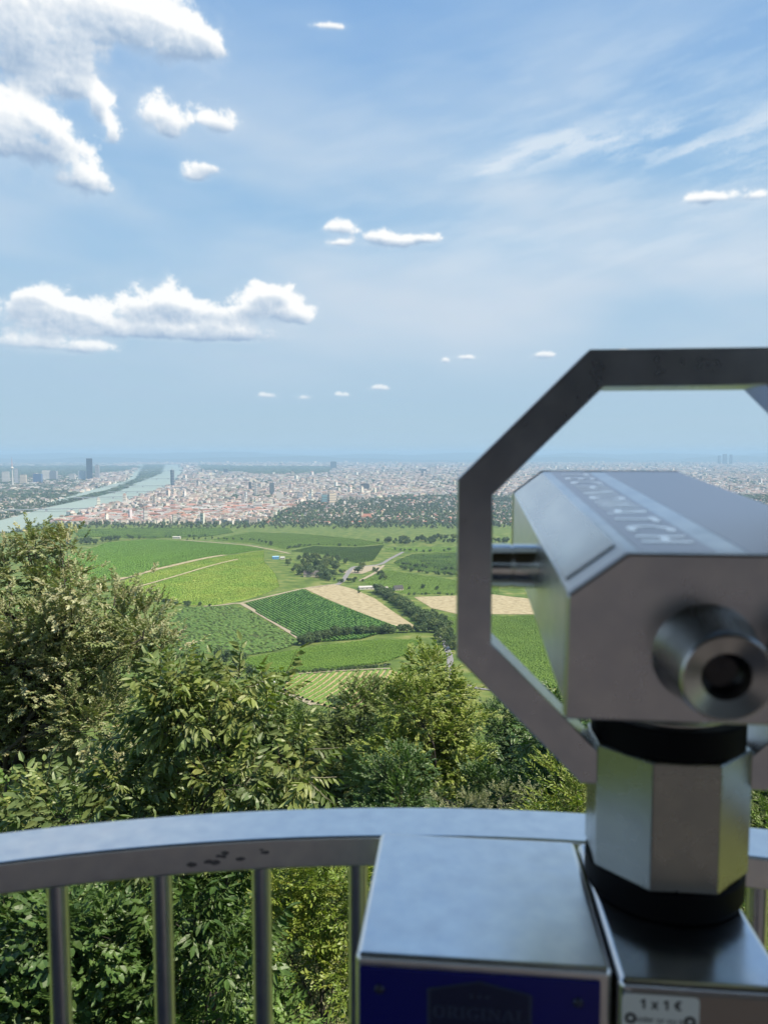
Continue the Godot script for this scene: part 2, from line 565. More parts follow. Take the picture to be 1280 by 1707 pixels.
# ------------------------------------------------------------------ foliage
# a twig with leaves: stem along +y, leaf faces towards +z
func sprig(leaves: int, stem: float, ll: float, lw: float, droop: float, seed_: int, vary: float, fold := 0.22) -> ArrayMesh:
	var r := RandomNumberGenerator.new()
	r.seed = seed_
	var v := PackedVector3Array()
	var c := PackedColorArray()
	var bend := Vector3(r.randf_range(-0.2, 0.2), 1, r.randf_range(-0.25, 0.1))
	tube(v, [Vector3.ZERO, bend * stem * 0.5, Vector3(bend.x * 1.6, 1, bend.z * 2.0) * stem], stem * 0.016, stem * 0.007, 3)
	for i in v.size(): c.append(Color(0.55, 0.42, 0.3))
	for i in leaves:
		var t := (i + 1.0) / leaves
		var p := Vector3(bend.x * t * 1.3, t, bend.z * t * 1.6) * stem
		var side := 1.0 if i % 2 == 0 else -1.0
		var ang := r.randf_range(0.6, 1.15) * side
		if i == leaves - 1: ang = r.randf_range(-0.3, 0.3)
		var ax := (Vector3(sin(ang), cos(ang), 0) + Vector3(0, 0, r.randf_range(-0.35, 0.35) - droop)).normalized()
		var nrm := (Vector3(0, 0, 1) + Vector3(r.randf_range(-0.6, 0.6), r.randf_range(-0.5, 0.5), 0)).normalized()
		var wv := ax.cross(nrm).normalized()
		nrm = wv.cross(ax).normalized()
		var s := r.randf_range(0.75, 1.2)
		var L := ll * s
		var Wd := lw * s * 0.5
		p += ax * L * 0.12
		var curl := r.randf_range(0.05, 0.25) * L
		var b0 := p
		var m1 := p + ax * L * 0.33 - nrm * (Wd * fold * 2.0) - nrm * curl * 0.1
		var m2 := p + ax * L * 0.7 - nrm * (Wd * fold * 1.6) - nrm * curl * 0.5
		var tip := p + ax * L - nrm * curl
		var a1 := p + ax * L * 0.30 + wv * Wd
		var a2 := p + ax * L * 0.68 + wv * Wd * 0.82 - nrm * curl * 0.4
		var d1 := p + ax * L * 0.30 - wv * Wd
		var d2 := p + ax * L * 0.68 - wv * Wd * 0.82 - nrm * curl * 0.4
		var n0 := v.size()
		for q in [b0, m1, a1, a1, m1, m2, a1, m2, a2, a2, m2, tip, b0, d1, m1, d1, m2, m1, d1, d2, m2, d2, tip, m2]: v.append(q)
		var k := 1.0 + r.randf_range(-vary, vary)
		var warm := r.randf_range(0.0, vary * 0.8)
		for q in v.size() - n0: c.append(Color(k * (1.0 + warm * 0.6), k, k * (1.0 - warm * 0.4)))
	return soup(v, c)

# a plant with a branching trunk and a crown of twigs. lumps: [x, y, d, radius]
func plant(called: String, label: String, category: String, base: Vector3, lumps: Array, o: Dictionary, group := "") -> Node3D:
	var r := RandomNumberGenerator.new()
	r.seed = o.seed
	var root := thing(called, label, category, base, 0.0, group)
	var wood := PackedVector3Array()
	var mid := Vector3.ZERO
	var l_max := 0.01
	for l in lumps: l_max = maxf(l_max, l[3] * 0.8)
	for l in lumps: mid += (Vector3(l[0], l[1], -l[2]) - base) / lumps.size()
	var knee := Vector3(mid.x * 0.25 + r.randf_range(-0.2, 0.2), mid.y * 0.5, mid.z * 0.35)
	var trunk_top := mid * 0.85 + Vector3(0, mid.y * 0.05, 0)
	tube(wood, [Vector3(0, -0.4, 0), knee * 0.5 + Vector3(r.randf_range(-0.1, 0.1), 0, 0), knee, (knee + trunk_top) * 0.5 + Vector3(r.randf_range(-0.15, 0.15), 0, 0.1), trunk_top], o.trunk, o.trunk * 0.35, 8)
	var xf := []
	var cols := PackedColorArray()
	var tone: Array = o.tones
	for l in lumps:
		var c := Vector3(l[0], l[1], -l[2]) - base
		var rad: float = l[3]
		var t := r.randf_range(0.35, 0.95)
		var s := knee.lerp(trunk_top, t)
		if c.y < s.y: s = knee * r.randf_range(0.6, 1.0)
		var e := c - (c - s).normalized() * rad * 0.2
		var bow := Vector3(r.randf_range(-0.2, 0.2), 0.12, r.randf_range(-0.2, 0.2)) * s.distance_to(e)
		var limb := []
		for k in 6:
			var f := k / 5.0
			limb.append(s.lerp(e, f) + bow * sin(f * PI) + Vector3(r.randf_range(-1, 1), r.randf_range(-1, 1), r.randf_range(-1, 1)) * 0.05 * rad * sin(f * PI))
		var lw: float = clampf(rad / l_max, 0.25, 1.0)
		tube(wood, limb, o.trunk * 0.42 * lw, o.trunk * 0.09 * lw, 6)
		var n := maxi(3, int(o.k * rad * rad))
		for i in n:
			var dir := Vector3(r.randfn(), r.randfn() * 0.9 + 0.25, r.randfn()).normalized()
			var cc := c + dir * rad * pow(r.randf(), 0.42) * Vector3(1, 0.9, 1)
			var from: Vector3 = limb[r.randi_range(2, 5)]
			tube(wood, [from, from.lerp(cc, 0.55) + Vector3(r.randf_range(-1, 1), r.randf_range(-0.2, 1), r.randf_range(-1, 1)) * 0.08 * rad, cc], o.trunk * 0.075, o.trunk * 0.03, 4)
			var lump_tone := r.randf()
			for j in int(o.ns):
				var off: Vector3 = Vector3(r.randfn(), r.randfn() * 0.8, r.randfn()) * o.cr * 0.6
				var p: Vector3 = cc + off
				var out: Vector3 = (off.normalized() * 0.8 + dir * 0.7 + Vector3(r.randf_range(-0.5, 0.5), r.randf_range(-0.2, 0.6) + o.lift, r.randf_range(-0.5, 0.5))).normalized()
				var up := Vector3(r.randf_range(-0.45, 0.45), 1, r.randf_range(-0.45, 0.45))
				var z: Vector3 = up - out * up.dot(out)
				if z.length() < 0.05: z = Vector3.BACK
				z = z.normalized()
				var x: Vector3 = out.cross(z)
				var sc: float = o.size * r.randf_range(0.55, 1.35)
				xf.append(Transform3D(Basis(x * sc, out * sc, z * sc), p))
				var a: Color = tone[r.randi_range(0, tone.size() - 1)]
				var b: Color = tone[int(lump_tone * (tone.size() - 0.01))]
				cols.append(a.lerp(b, 0.6) * r.randf_range(0.85, 1.15))
	part("trunk", soup(wood), M.bark if not o.has("bark") else o.bark, root)
	tag(many("crown", o.sprig, o.mat, xf, cols, root), "", "", "", "stuff")
	return root

# crown of leaf clumps as one light mesh, for trees far down the hill; radius about 1, base at y = 0
func clump_crown(seed_: int, n: int, tall: float, size: float, lumpy: int, tone: Color) -> ArrayMesh:
	var r := RandomNumberGenerator.new()
	r.seed = seed_
	var L := []
	for i in lumpy:
		var a := TAU * i / lumpy + r.randf_range(-0.4, 0.4)
		var q := r.randf_range(0.25, 0.6)
		L.append([Vector3(cos(a) * q, tall * r.randf_range(0.3, 0.85), sin(a) * q), r.randf_range(0.38, 0.6)])
	L.append([Vector3(0, tall * 0.6, 0), 0.62])
	var v := PackedVector3Array()
	var c := PackedColorArray()
	for i in n:
		var l = L[r.randi_range(0, L.size() - 1)]
		var dir := Vector3(r.randfn(), r.randfn() + 0.2, r.randfn()).normalized()
		var p: Vector3 = l[0] + dir * l[1] * pow(r.randf(), 0.3) * Vector3(1, minf(1.0, tall * 0.55), 1)
		p.y = maxf(p.y, 0.05)
		var nrm := (dir + Vector3(r.randf_range(-0.7, 0.7), r.randf_range(-0.3, 0.9), r.randf_range(-0.7, 0.7))).normalized()
		var s := nrm.cross(Vector3(r.randfn(), r.randfn(), r.randfn())).normalized()
		var t := nrm.cross(s)
		var z := size * r.randf_range(0.6, 1.4)
		var k := r.randf_range(0.72, 1.3)
		var col := Color(tone.r * k * r.randf_range(0.9, 1.2), tone.g * k, tone.b * k)
		var pts := [p + s * z, p + t * z * 0.8 + nrm * z * 0.25, p - s * z * 0.9, p - t * z * 0.85 + nrm * z * 0.15]
		flip_check(v, pts[0], pts[1], pts[2], nrm)
		flip_check(v, pts[0], pts[2], pts[3], nrm)
		for q in 6: c.append(col)
	return soup(v, c)

var protos := {}

func far_tree(kind: String, x: float, d: float, h: float, label: String, group: String, called := "tree", category := "tree") -> Node3D:
	var key := kind + str(rng.randi_range(0, 2))
	var p: Dictionary = protos[key]
	var w: float = h / p.tall * rng.randf_range(0.9, 1.1)
	var root := thing(called, label, category, at(x, d, -0.2), rng.randf_range(0, TAU), group)
	var crown := part("crown", p.crown, M.far_leaf, root, Vector3(0, h * p.lift, 0))
	crown.scale = Vector3(w, h * (1.0 - p.lift) / p.tall, w * rng.randf_range(0.85, 1.15))
	if p.lift > 0.02:
		var tr := part("trunk", p.trunk, M.bark, root)
		tr.scale = Vector3(h, h, h)
	return root

func tree_line(pts: Array, gap: float, spread: float, h0: float, h1: float, kinds: Array, label: String, group: String, called := "tree", category := "tree") -> void:
	var l := smooth_line(pl(pts), 1.0)
	var i := 0.0
	while i < l.size():
		var p := l[int(i)]
		p += Vector2(rng.randf_range(-spread, spread), rng.randf_range(-spread, spread))
		var kd: String = kinds[rng.randi_range(0, kinds.size() - 1)]
		var look: String = {"round": "round crowned", "bush": "low bushy", "tall": "tall narrow", "light": "light green"}[kd]
		far_tree(kd, p.x, p.y, rng.randf_range(h0, h1), look + " " + label if kinds.size() > 1 else label, group, called, category)
		i += gap * rng.randf_range(0.6, 1.4)

# ------------------------------------------------------------------ vineyards
func vine_clump(seed_: int) -> ArrayMesh:
	var r := RandomNumberGenerator.new()
	r.seed = seed_
	var v := PackedVector3Array()
	var c := PackedColorArray()
	for i in 12:
		var p := Vector3(r.randf_range(-0.45, 0.45), r.randf_range(0.25, 0.95), r.randf_range(-0.32, 0.32))
		var n := Vector3(r.randfn() * 0.6, r.randf_range(0.1, 1.0), r.randfn()).normalized()
		var s := n.cross(Vector3(r.randfn(), r.randfn(), r.randfn())).normalized()
		var t := n.cross(s)
		var z := r.randf_range(0.22, 0.42)
		flip_check(v, p + s * z, p + t * z, p - s * z, n)
		flip_check(v, p + s * z, p - s * z, p - t * z, n)
		var k := r.randf_range(0.75, 1.25)
		for q in 6: c.append(Color(k * r.randf_range(0.95, 1.1), k, k))
	return soup(v, c)

func row_mesh(a: Vector2, b: Vector2, w: float, h: float, seg: float, gaps: float, tone: Color, org: Vector3, r: RandomNumberGenerator) -> ArrayMesh:
	var v := PackedVector3Array()
	var c := PackedColorArray()
	var n := maxi(2, int(a.distance_to(b) / seg))
	var side := (b - a).normalized()
	side = Vector2(side.y, -side.x)
	var prof := [Vector2(-0.5, 0.1), Vector2(-0.48, 0.55), Vector2(-0.2, 1.0), Vector2(0.22, 0.98), Vector2(0.5, 0.5), Vector2(0.46, 0.1)]
	var prev := []
	var open := false
	for i in n + 1:
		var p := a.lerp(b, float(i) / n)
		var g := at(p.x, p.y) - org
		var ring := []
		var bare := r.randf() < gaps
		var fat := r.randf_range(0.6, 1.35) if not bare else 0.12
		var high := h if not bare else 0.12
		for q in prof:
			var o: Vector2 = side * (q.x * w * fat * r.randf_range(0.8, 1.2))
			ring.append(g + Vector3(o.x, q.y * high * r.randf_range(0.75, 1.2), -o.y) + Vector3(side.y, 0, side.x) * r.randf_range(-0.4, 0.4) * seg * 0.6)
		if open:
			for k in 5:
				var mid: Vector3 = (ring[k] + ring[k + 1]) * 0.5
				var outn := mid - g - Vector3(0, h * 0.4, 0)
				flip_check(v, prev[k], ring[k], ring[k + 1], outn)
				flip_check(v, prev[k], ring[k + 1], prev[k + 1], outn)
				for z in 2:
					var kk := r.randf_range(0.7, 1.3)
					var col := Color(tone.r * kk * r.randf_range(0.9, 1.15), tone.g * kk, tone.b * kk)
					for q in 3: c.append(col)
		prev = ring
		open = true
	return soup(v, c)

# rows as single parts: dir is the way they run (x, d)
func row_field(label: String, poly: PackedVector2Array, soil: Material, dir: Vector2, gap: float, w: float, h: float, seg: float, gaps: float, tone: Color, cell := 14.0) -> Node3D:
	var c := centre(poly)
	var org := at(c.x, c.y)
	var root := thing("vineyard", label, "vineyard", org)
	part("soil", drape(poly, 0.3, cell, org), soil, root)
	var r := RandomNumberGenerator.new()
	r.seed = int(abs(c.x) * 13.0 + c.y)
	dir = dir.normalized()
	var sd := Vector2(dir.y, -dir.x)
	var lo := 1e9
	var hi := -1e9
	for p in poly:
		lo = minf(lo, (p - c).dot(sd))
		hi = maxf(hi, (p - c).dot(sd))
	var k := lo + gap * 0.5
	while k < hi:
		var m := c + sd * k
		for l in Geometry2D.intersect_polyline_with_polygon(PackedVector2Array([m - dir * 900.0, m + dir * 900.0]), poly):
			var a: Vector2 = l[0]
			var b: Vector2 = l[l.size() - 1]
			if a.distance_to(b) > 6.0:
				part("vine_row", row_mesh(a, b, w, h, seg, gaps, tone, org, r), M.vine, root)
		k += gap * r.randf_range(0.95, 1.05)
	return root

# rows too fine to pick apart: a field with its vines as one mass
func mass_field(label: String, poly: PackedVector2Array, soil: Material, dir: Vector2, gap: float, along: float, size: Vector3, tones: Array, gaps := 0.03, wave := 0.0, cell := 22.0) -> Node3D:
	var c := centre(poly)
	var org := at(c.x, c.y)
	var root := thing("vineyard", label, "vineyard", org)
	part("soil", drape(poly, 0.3, cell, org), soil, root)
	var r := RandomNumberGenerator.new()
	r.seed = int(abs(c.x) * 7.0 + c.y)
	dir = dir.normalized()
	var sd := Vector2(dir.y, -dir.x)
	var lo := Vector2(1e9, 1e9)
	var hi := -lo
	for p in poly:
		var q := Vector2((p - c).dot(sd), (p - c).dot(dir))
		lo = lo.min(q)
		hi = hi.max(q)
	var xf := []
	var cols := PackedColorArray()
	var yaw := atan2(-dir.x, dir.y) + PI * 0.5
	var i := lo.x
	while i < hi.x:
		var row_tone := r.randf_range(0.9, 1.1)
		var j := lo.y
		while j < hi.y:
			var p := c + sd * (i + wave * sin(j / 140.0)) + dir * (j + r.randf_range(-0.3, 0.3) * along)
			if r.randf() > gaps and Geometry2D.is_point_in_polygon(p, poly):
				var bs := Basis(Vector3.UP, yaw + r.randf_range(-0.15, 0.15)).scaled_local(size * Vector3(r.randf_range(0.85, 1.2), r.randf_range(0.7, 1.25), r.randf_range(0.8, 1.25)))
				xf.append(Transform3D(bs, at(p.x, p.y, 0.1) - org))
				var f := clampf(0.5 + 0.9 * relief.get_noise_2d(p.x * 1.3, p.y * 1.3) + r.randf_range(-0.25, 0.25), 0, 1)
				var a: Color = tones[0]
				var b: Color = tones[1]
				cols.append(a.lerp(b, f) * row_tone)
			j += along
		i += gap
	many("vines", M.vine_mesh, M.vine, xf, cols, root)
	return root

# ------------------------------------------------------------------ materials
func make_materials() -> void:
	M.bark = mat(0.045, 0.040, 0.034, 0.9)
	M.pale_bark = mat(0.16, 0.13, 0.10, 0.9)
	M.leaf = leafy(0.46, 0.84)
	M.far_leaf = leafy(0.7, 0.66)
	M.vine = leafy(0.75, 0.55)
	M.vine_mesh = vine_clump(4)
	M.steel = steel(0.90, 0.90, 0.89, 0.36, Vector3(6, 6, 6), 3)
	M.steel_face = steel(0.60, 0.60, 0.62, 0.30, Vector3(5, 5, 5), 8)
	M.steel_top = steel(0.93, 0.905, 0.87, 0.34, Vector3(5, 5, 5), 9)
	M.print = mat(0.60, 0.575, 0.61, 0.33, 0.75)
	M.chrome = mat(0.70, 0.69, 0.66, 0.16, 1.0)
	M.cup = mat(0.50, 0.49, 0.47, 0.26, 1.0)
	M.rubber = mat(0.004, 0.004, 0.005, 0.6)
	M.rubber.metallic_specular = 0.2
	M.void = mat(0.002, 0.002, 0.003, 0.9)
	M.blue = mat(0.004, 0.006, 0.15, 0.35)
	M.blue_print = mat(0.035, 0.05, 0.10, 0.45)
	M.sticker = mat(0.82, 0.82, 0.78, 0.5)
	M.ink = mat(0.012, 0.012, 0.015, 0.6)
	M.letter = mat(0.96, 0.96, 0.96, 0.24, 1.0)

func steel(r: float, g: float, b: float, rough: float, sc: Vector3, seed_: int) -> StandardMaterial3D:
	var m := mat(r, g, b, 1.0, 1.0)
	m.albedo_texture = noise_tex(0.012, 4, [[0.0, Color(0.93, 0.935, 0.95)], [1.0, Color(1, 1, 0.995)]], 512, seed_)
	m.roughness_texture = noise_tex(0.009, 4, [[0.0, Color.WHITE * (rough * 0.86)], [1.0, Color.WHITE * (rough * 1.14)]], 512, seed_ + 1)
	m.uv1_triplanar = true
	m.uv1_scale = sc
	return m

# ------------------------------------------------------------------ telescope
func octagon(apothem: float) -> PackedVector2Array:
	var out := PackedVector2Array()
	for k in 8:
		var a := TAU * (k + 0.5) / 8.0
		out.append(Vector2(cos(a), sin(a)) * apothem / cos(PI / 8.0))
	return out

# an octagonal frame of bar: profile in (outward, z)
func octagon_frame(outer: float, width: float, depth: float, bev: float) -> ArrayMesh:
	var prof := [Vector2(outer - bev, depth / 2), Vector2(outer, depth / 2 - bev), Vector2(outer, -depth / 2 + bev), Vector2(outer - bev, -depth / 2), Vector2(outer - width + bev, -depth / 2), Vector2(outer - width, -depth / 2 + bev), Vector2(outer - width, depth / 2 - bev), Vector2(outer - width + bev, depth / 2)]
	var v := PackedVector3Array()
	for k in 8:
		var a0 := TAU * (k + 0.5) / 8.0
		var a1 := TAU * (k + 1.5) / 8.0
		var c := cos(PI / 8.0)
		for i in 8:
			var p: Vector2 = prof[i]
			var q: Vector2 = prof[(i + 1) % 8]
			var A := Vector3(cos(a0) * p.x / c, sin(a0) * p.x / c, p.y)
			var B := Vector3(cos(a0) * q.x / c, sin(a0) * q.x / c, q.y)
			var C := Vector3(cos(a1) * q.x / c, sin(a1) * q.x / c, q.y)
			var D := Vector3(cos(a1) * p.x / c, sin(a1) * p.x / c, p.y)
			var am := (a0 + a1) * 0.5
			var n2 := Vector2(-(q.y - p.y), q.x - p.x)
			var outn := Vector3(cos(am) * n2.x, sin(am) * n2.x, n2.y)
			flip_check(v, A, B, C, outn)
			flip_check(v, A, C, D, outn)
	return soup(v)

func text_mesh(s: String, size_m: float, depth := 0.0008, bold := false, serif := false) -> TextMesh:
	var t := TextMesh.new()
	var f := SystemFont.new()
	f.font_names = PackedStringArray(["Droid Serif" if serif else "Droid Sans"])
	f.font_weight = 700 if bold else 400
	t.font = f
	t.text = s
	t.font_size = 64
	t.pixel_size = size_m / 64.0
	t.depth = depth
	t.curve_step = 1.0
	return t

func telescope() -> void:
	# everything stands round the column axis; -z is the way it looks
	var o := thing("coin_telescope", "steel coin operated viewing telescope on a pedestal by the curved railing", "telescope", Vector3(0.275, EYE - 0.42, -0.722), deg_to_rad(-5.6))
	var tilt := Basis(Vector3.RIGHT, deg_to_rad(4.6))
	var hub := Vector3(0, 0.311, 0)
	# pedestal: two cabinets side by side
	var cab := part("cabinet", rounded_box(Vector3(0.212, 1.18, 0.210), 0.006), M.steel_top, o, Vector3(-0.181, -0.59, 0.037))
	cab.set_meta("label", "taller left cabinet with a dark blue plate")
	var pedestal := part("pedestal", rounded_box(Vector3(0.136, 1.18, 0.222), 0.007), steel(0.74, 0.74, 0.75, 0.21, Vector3(5, 5, 5), 41), o, Vector3(-0.004, -0.592, 0.040))
	part("base_plate", rounded_box(Vector3(0.42, 0.012, 0.34), 0.003), M.steel, o, Vector3(-0.11, -1.174, 0.03))
	# blue plate with badge on the left cabinet
	var plate := part("plate", rounded_box(Vector3(0.198, 0.26, 0.003), 0.0012, 2), M.blue, cab, Vector3(-0.003, 0.59 - 0.009 - 0.13, 0.1062))
	var badge := PackedVector2Array([Vector2(-0.043, -0.018), Vector2(0.0, -0.027), Vector2(0.043, -0.018), Vector2(0.043, 0.018), Vector2(0.0, 0.027), Vector2(-0.043, 0.018)])
	var inner := PackedVector2Array()
	for p in badge: inner.append(p * 0.94)
	var bd := SurfaceTool.new()
	bd.begin(Mesh.PRIMITIVE_TRIANGLES)
	bd.append_from(extrude(badge, 0.002, 0.0, 0.0008, 0.0002), 0, Transform3D.IDENTITY)
	part("badge", bd.commit(), M.blue_print, cab, Vector3(-0.002, 0.549, 0.1078))
	part("badge_field", extrude(inner, 0.002, 0.0, 0.0004, 0.0001), mat(0.010, 0.014, 0.05, 0.4), cab, Vector3(-0.002, 0.549, 0.1086))
	part("lettering", text_mesh("ORIGINAL", 0.0148, 0.0006, true, true), M.blue_print, cab, Vector3(-0.002, 0.548, 0.1092))
	part("lettering", text_mesh("\u2022 \u2022 \u2022", 0.010, 0.0006, true), M.blue_print, cab, Vector3(-0.002, 0.563, 0.1092))
	for x in [-0.085, 0.078]:
		part("screw", lathe([Vector2(0.0, 0.0), Vector2(0.0042, 0.0), Vector2(0.0042, 0.001), Vector2(0.003, 0.0022), Vector2(0.0, 0.0026)], 14), mat(0.05, 0.06, 0.10, 0.4, 0.6), cab, Vector3(x, 0.563, 0.1076), Basis(Vector3.RIGHT, PI / 2))
	# coin panel on the pedestal
	var panel := part("coin_panel", rounded_box(Vector3(0.122, 0.30, 0.003), 0.0012, 2), mat(0.34, 0.30, 0.27, 0.45, 0.9), pedestal, Vector3(0.002, 0.59 - 0.006 - 0.15, 0.1112))
	panel.set_meta("label", "bare steel coin panel below the pedestal top")
	var outline := PackedVector2Array([Vector2(-0.022, -0.026), Vector2(0.030, -0.030), Vector2(0.030, 0.024), Vector2(-0.030, 0.024), Vector2(-0.030, -0.016)])
	part("price_sticker", extrude(outline, 0.004, 0.0, 0.0004, 0.0001), M.sticker, pedestal, Vector3(-0.036, 0.558, 0.1129))
	part("lettering", text_mesh("1 x 1 \u20ac", 0.0110, 0.0003, true), M.ink, pedestal, Vector3(-0.036, 0.5740, 0.1134))
	part("lettering", text_mesh("oder or ou o", 0.0062, 0.0003), M.ink, pedestal, Vector3(-0.036, 0.5610, 0.1134))
	part("lettering", text_mesh("1 x 2 \u20ac", 0.0110, 0.0003, true), M.ink, pedestal, Vector3(-0.034, 0.5480, 0.1134))
	for x in [-0.0590, -0.0130]:
		part("coin_mark", lathe([Vector2(0.0022, 0.0), Vector2(0.0046, 0.0), Vector2(0.0046, 0.0004), Vector2(0.0022, 0.0004)], 16), M.ink, pedestal, Vector3(x, 0.5615, 0.1133), Basis(Vector3.RIGHT, PI / 2))
	# column: rubber foot, steel octagon, turntable
	part("column_foot", lathe([Vector2(0.0, 0.0), Vector2(0.0735, 0.0), Vector2(0.0745, 0.003), Vector2(0.0745, 0.024), Vector2(0.0725, 0.027), Vector2(0.0, 0.027)], 48), M.rubber, o)
	var col := octagon(0.0705)
	part("column", extrude(col, 0.003, 0.0, 0.119, 0.0015), steel(0.40, 0.405, 0.37, 0.28, Vector3(5, 5, 5), 15), o, Vector3(0, 0.027, 0), Basis(Vector3.RIGHT, -PI / 2))
	part("neck_ring", lathe([Vector2(0.0, 0.0), Vector2(0.0700, 0.0), Vector2(0.0712, 0.002), Vector2(0.0712, 0.026), Vector2(0.0690, 0.028), Vector2(0.058, 0.028)], 56), M.rubber, o, Vector3(0, 0.1465, 0))
	part("turntable", lathe([Vector2(0.059, 0.0), Vector2(0.0625, 0.0), Vector2(0.0625, 0.003), Vector2(0.056, 0.006), Vector2(0.050, 0.040), Vector2(0.0, 0.040)], 48), M.chrome, o, Vector3(0, 0.1745, 0))
	# octagonal yoke round the head
	part("yoke", octagon_frame(0.2045, 0.0335, 0.056, 0.0013), M.steel_face, o, hub)
	for s in [-1.0, 1.0]:
		var tr := part("trunnion", lathe([Vector2(0.0, 0.0), Vector2(0.0215, 0.0), Vector2(0.0215, 0.020), Vector2(0.0205, 0.0205), Vector2(0.0205, 0.0225), Vector2(0.0215, 0.023), Vector2(0.0215, 0.046), Vector2(0.0, 0.046)], 40), M.chrome, o, hub + Vector3(s * 0.1725, 0, 0), Basis(Vector3.BACK, s * PI / 2))
		tr.name = "trunnion" if s < 0 else "trunnion_001"
	# head: a six sided steel case, tilted a little upwards
	var head := Node3D.new()
	head.name = "head"
	head.transform = Transform3D(tilt, hub)
	o.add_child(head)
	var hex := PackedVector2Array([Vector2(-0.129, -0.058), Vector2(0.129, -0.058), Vector2(0.129, 0.031), Vector2(0.090, 0.061), Vector2(-0.090, 0.061), Vector2(-0.129, 0.031)])
	var shell := PackedVector2Array()
	for p in hex: shell.append(p * 0.985)
	part("case", extrude(shell, 0.005, -0.315, 0.213, 0.002), M.steel, head)
	part("rear_plate", extrude(hex, 0.003, 0.215, 0.224, 0.0016), M.steel_face, head)
	part("front_plate", extrude(hex, 0.003, -0.322, -0.317, 0.0014), M.steel_face, head)
	# folded side panels on the slopes
	for s in [-1.0, 1.0]:
		var e := Vector2(s * 0.0385, -0.0295).normalized()
		var nrm := Vector2(s * 0.0295, 0.0385).normalized()
		var mid := Vector2(s * 0.1079, 0.0453)
		var bs := Basis(Vector3(e.x, e.y, 0), Vector3(nrm.x, nrm.y, 0), Vector3(e.x, e.y, 0).cross(Vector3(nrm.x, nrm.y, 0)))
		var sp := part("slope_panel", rounded_box(Vector3(0.043, 0.0016, 0.49), 0.0007, 2), steel(0.74, 0.74, 0.72, 0.26, Vector3(4, 4, 1), 31), head, Vector3(mid.x + nrm.x * 0.0006, mid.y + nrm.y * 0.0006, -0.060), bs)
		sp.name = "slope_panel" if s < 0 else "slope_panel_001"
	# matt panels printed on the top: the narrow one carries the lettering
	var top := 0.0602
	part("top_panel", rounded_box(Vector3(0.050, 0.0008, 0.528), 0.0003, 1), M.print, head, Vector3(-0.0545, top, -0.0505))
	part("top_panel", rounded_box(Vector3(0.096, 0.0008, 0.528), 0.0003, 1), M.print, head, Vector3(0.040, top, -0.0505))
	var word := "TECHNOWATCH"
	for i in word.length():
		var f := lerpf(-0.268, 0.170, i / 10.0)
		var bt := Basis(Vector3(0, 0, 1), Vector3(1, 0, 0), Vector3(0, 1, 0))
		part("letter", text_mesh(word[i], 0.050, 0.0003, true), M.letter, head, Vector3(-0.054, top + 0.0006, f), bt)
	# eyepieces
	for x in [-0.0365, 0.0365]:
		var cup := part("eyepiece", lathe([Vector2(0.0352, 0.0), Vector2(0.0340, 0.004), Vector2(0.0325, 0.012), Vector2(0.0308, 0.026), Vector2(0.0296, 0.038), Vector2(0.0288, 0.0435), Vector2(0.0278, 0.0450), Vector2(0.0266, 0.0452), Vector2(0.0155, 0.0415), Vector2(0.0150, 0.030)], 48), M.cup, head, Vector3(x, -0.008, 0.224), Basis(Vector3.RIGHT, PI / 2))
		var lens := part("lens", lathe([Vector2(0.0150, 0.0), Vector2(0.010, 0.0022), Vector2(0.0, 0.003)], 28), mat(0.003, 0.003, 0.008, 0.2), cup, Vector3(0, 0.030, 0))
		if x > 0:
			cup.name = "eyepiece_001"
			lens.name = "lens"
	# objective rings at the far end
	for x in [-0.062, 0.062]:
		var ob := part("objective", lathe([Vector2(0.036, 0.0), Vector2(0.040, 0.0), Vector2(0.040, 0.020), Vector2(0.036, 0.020), Vector2(0.036, 0.004)], 40), M.rubber, head, Vector3(x, -0.006, -0.322), Basis(Vector3.RIGHT, -PI / 2))
		part("lens", lathe([Vector2(0.036, 0.0), Vector2(0.02, 0.004), Vector2(0.0, 0.006)], 32), mat(0.01, 0.01, 0.03, 0.08), ob, Vector3(0, 0.004, 0))
		if x > 0: ob.name = "objective_001"

# ------------------------------------------------------------------ platform and railing
func ring_sweep(prof: Array, a0: float, a1: float, n: int) -> ArrayMesh:
	var v := PackedVector3Array()
	var nn := PackedVector3Array()
	for i in n:
		var t0 := lerpf(a0, a1, float(i) / n)
		var t1 := lerpf(a0, a1, float(i + 1) / n)
		for k in prof.size():
			var p: Array = prof[k]
			var q: Array = prof[(k + 1) % prof.size()]
			var P := []
			for e in [[p, t0], [q, t0], [q, t1], [p, t1]]:
				var dir := Vector3(sin(e[1]), 0, -cos(e[1]))
				P.append([dir * e[0][0].x + Vector3.UP * e[0][0].y, dir * e[0][1].x + Vector3.UP * e[0][1].y])
			var outn: Vector3 = P[0][1] + P[1][1]
			var order := [0, 1, 2, 0, 2, 3]
			if (P[1][0] - P[0][0]).cross(P[2][0] - P[0][0]).dot(outn) > 0.0: order = [0, 2, 1, 0, 3, 2]
			for j in order:
				v.append(P[j][0])
				nn.append(P[j][1])
	return soup(v, PackedColorArray(), nn)

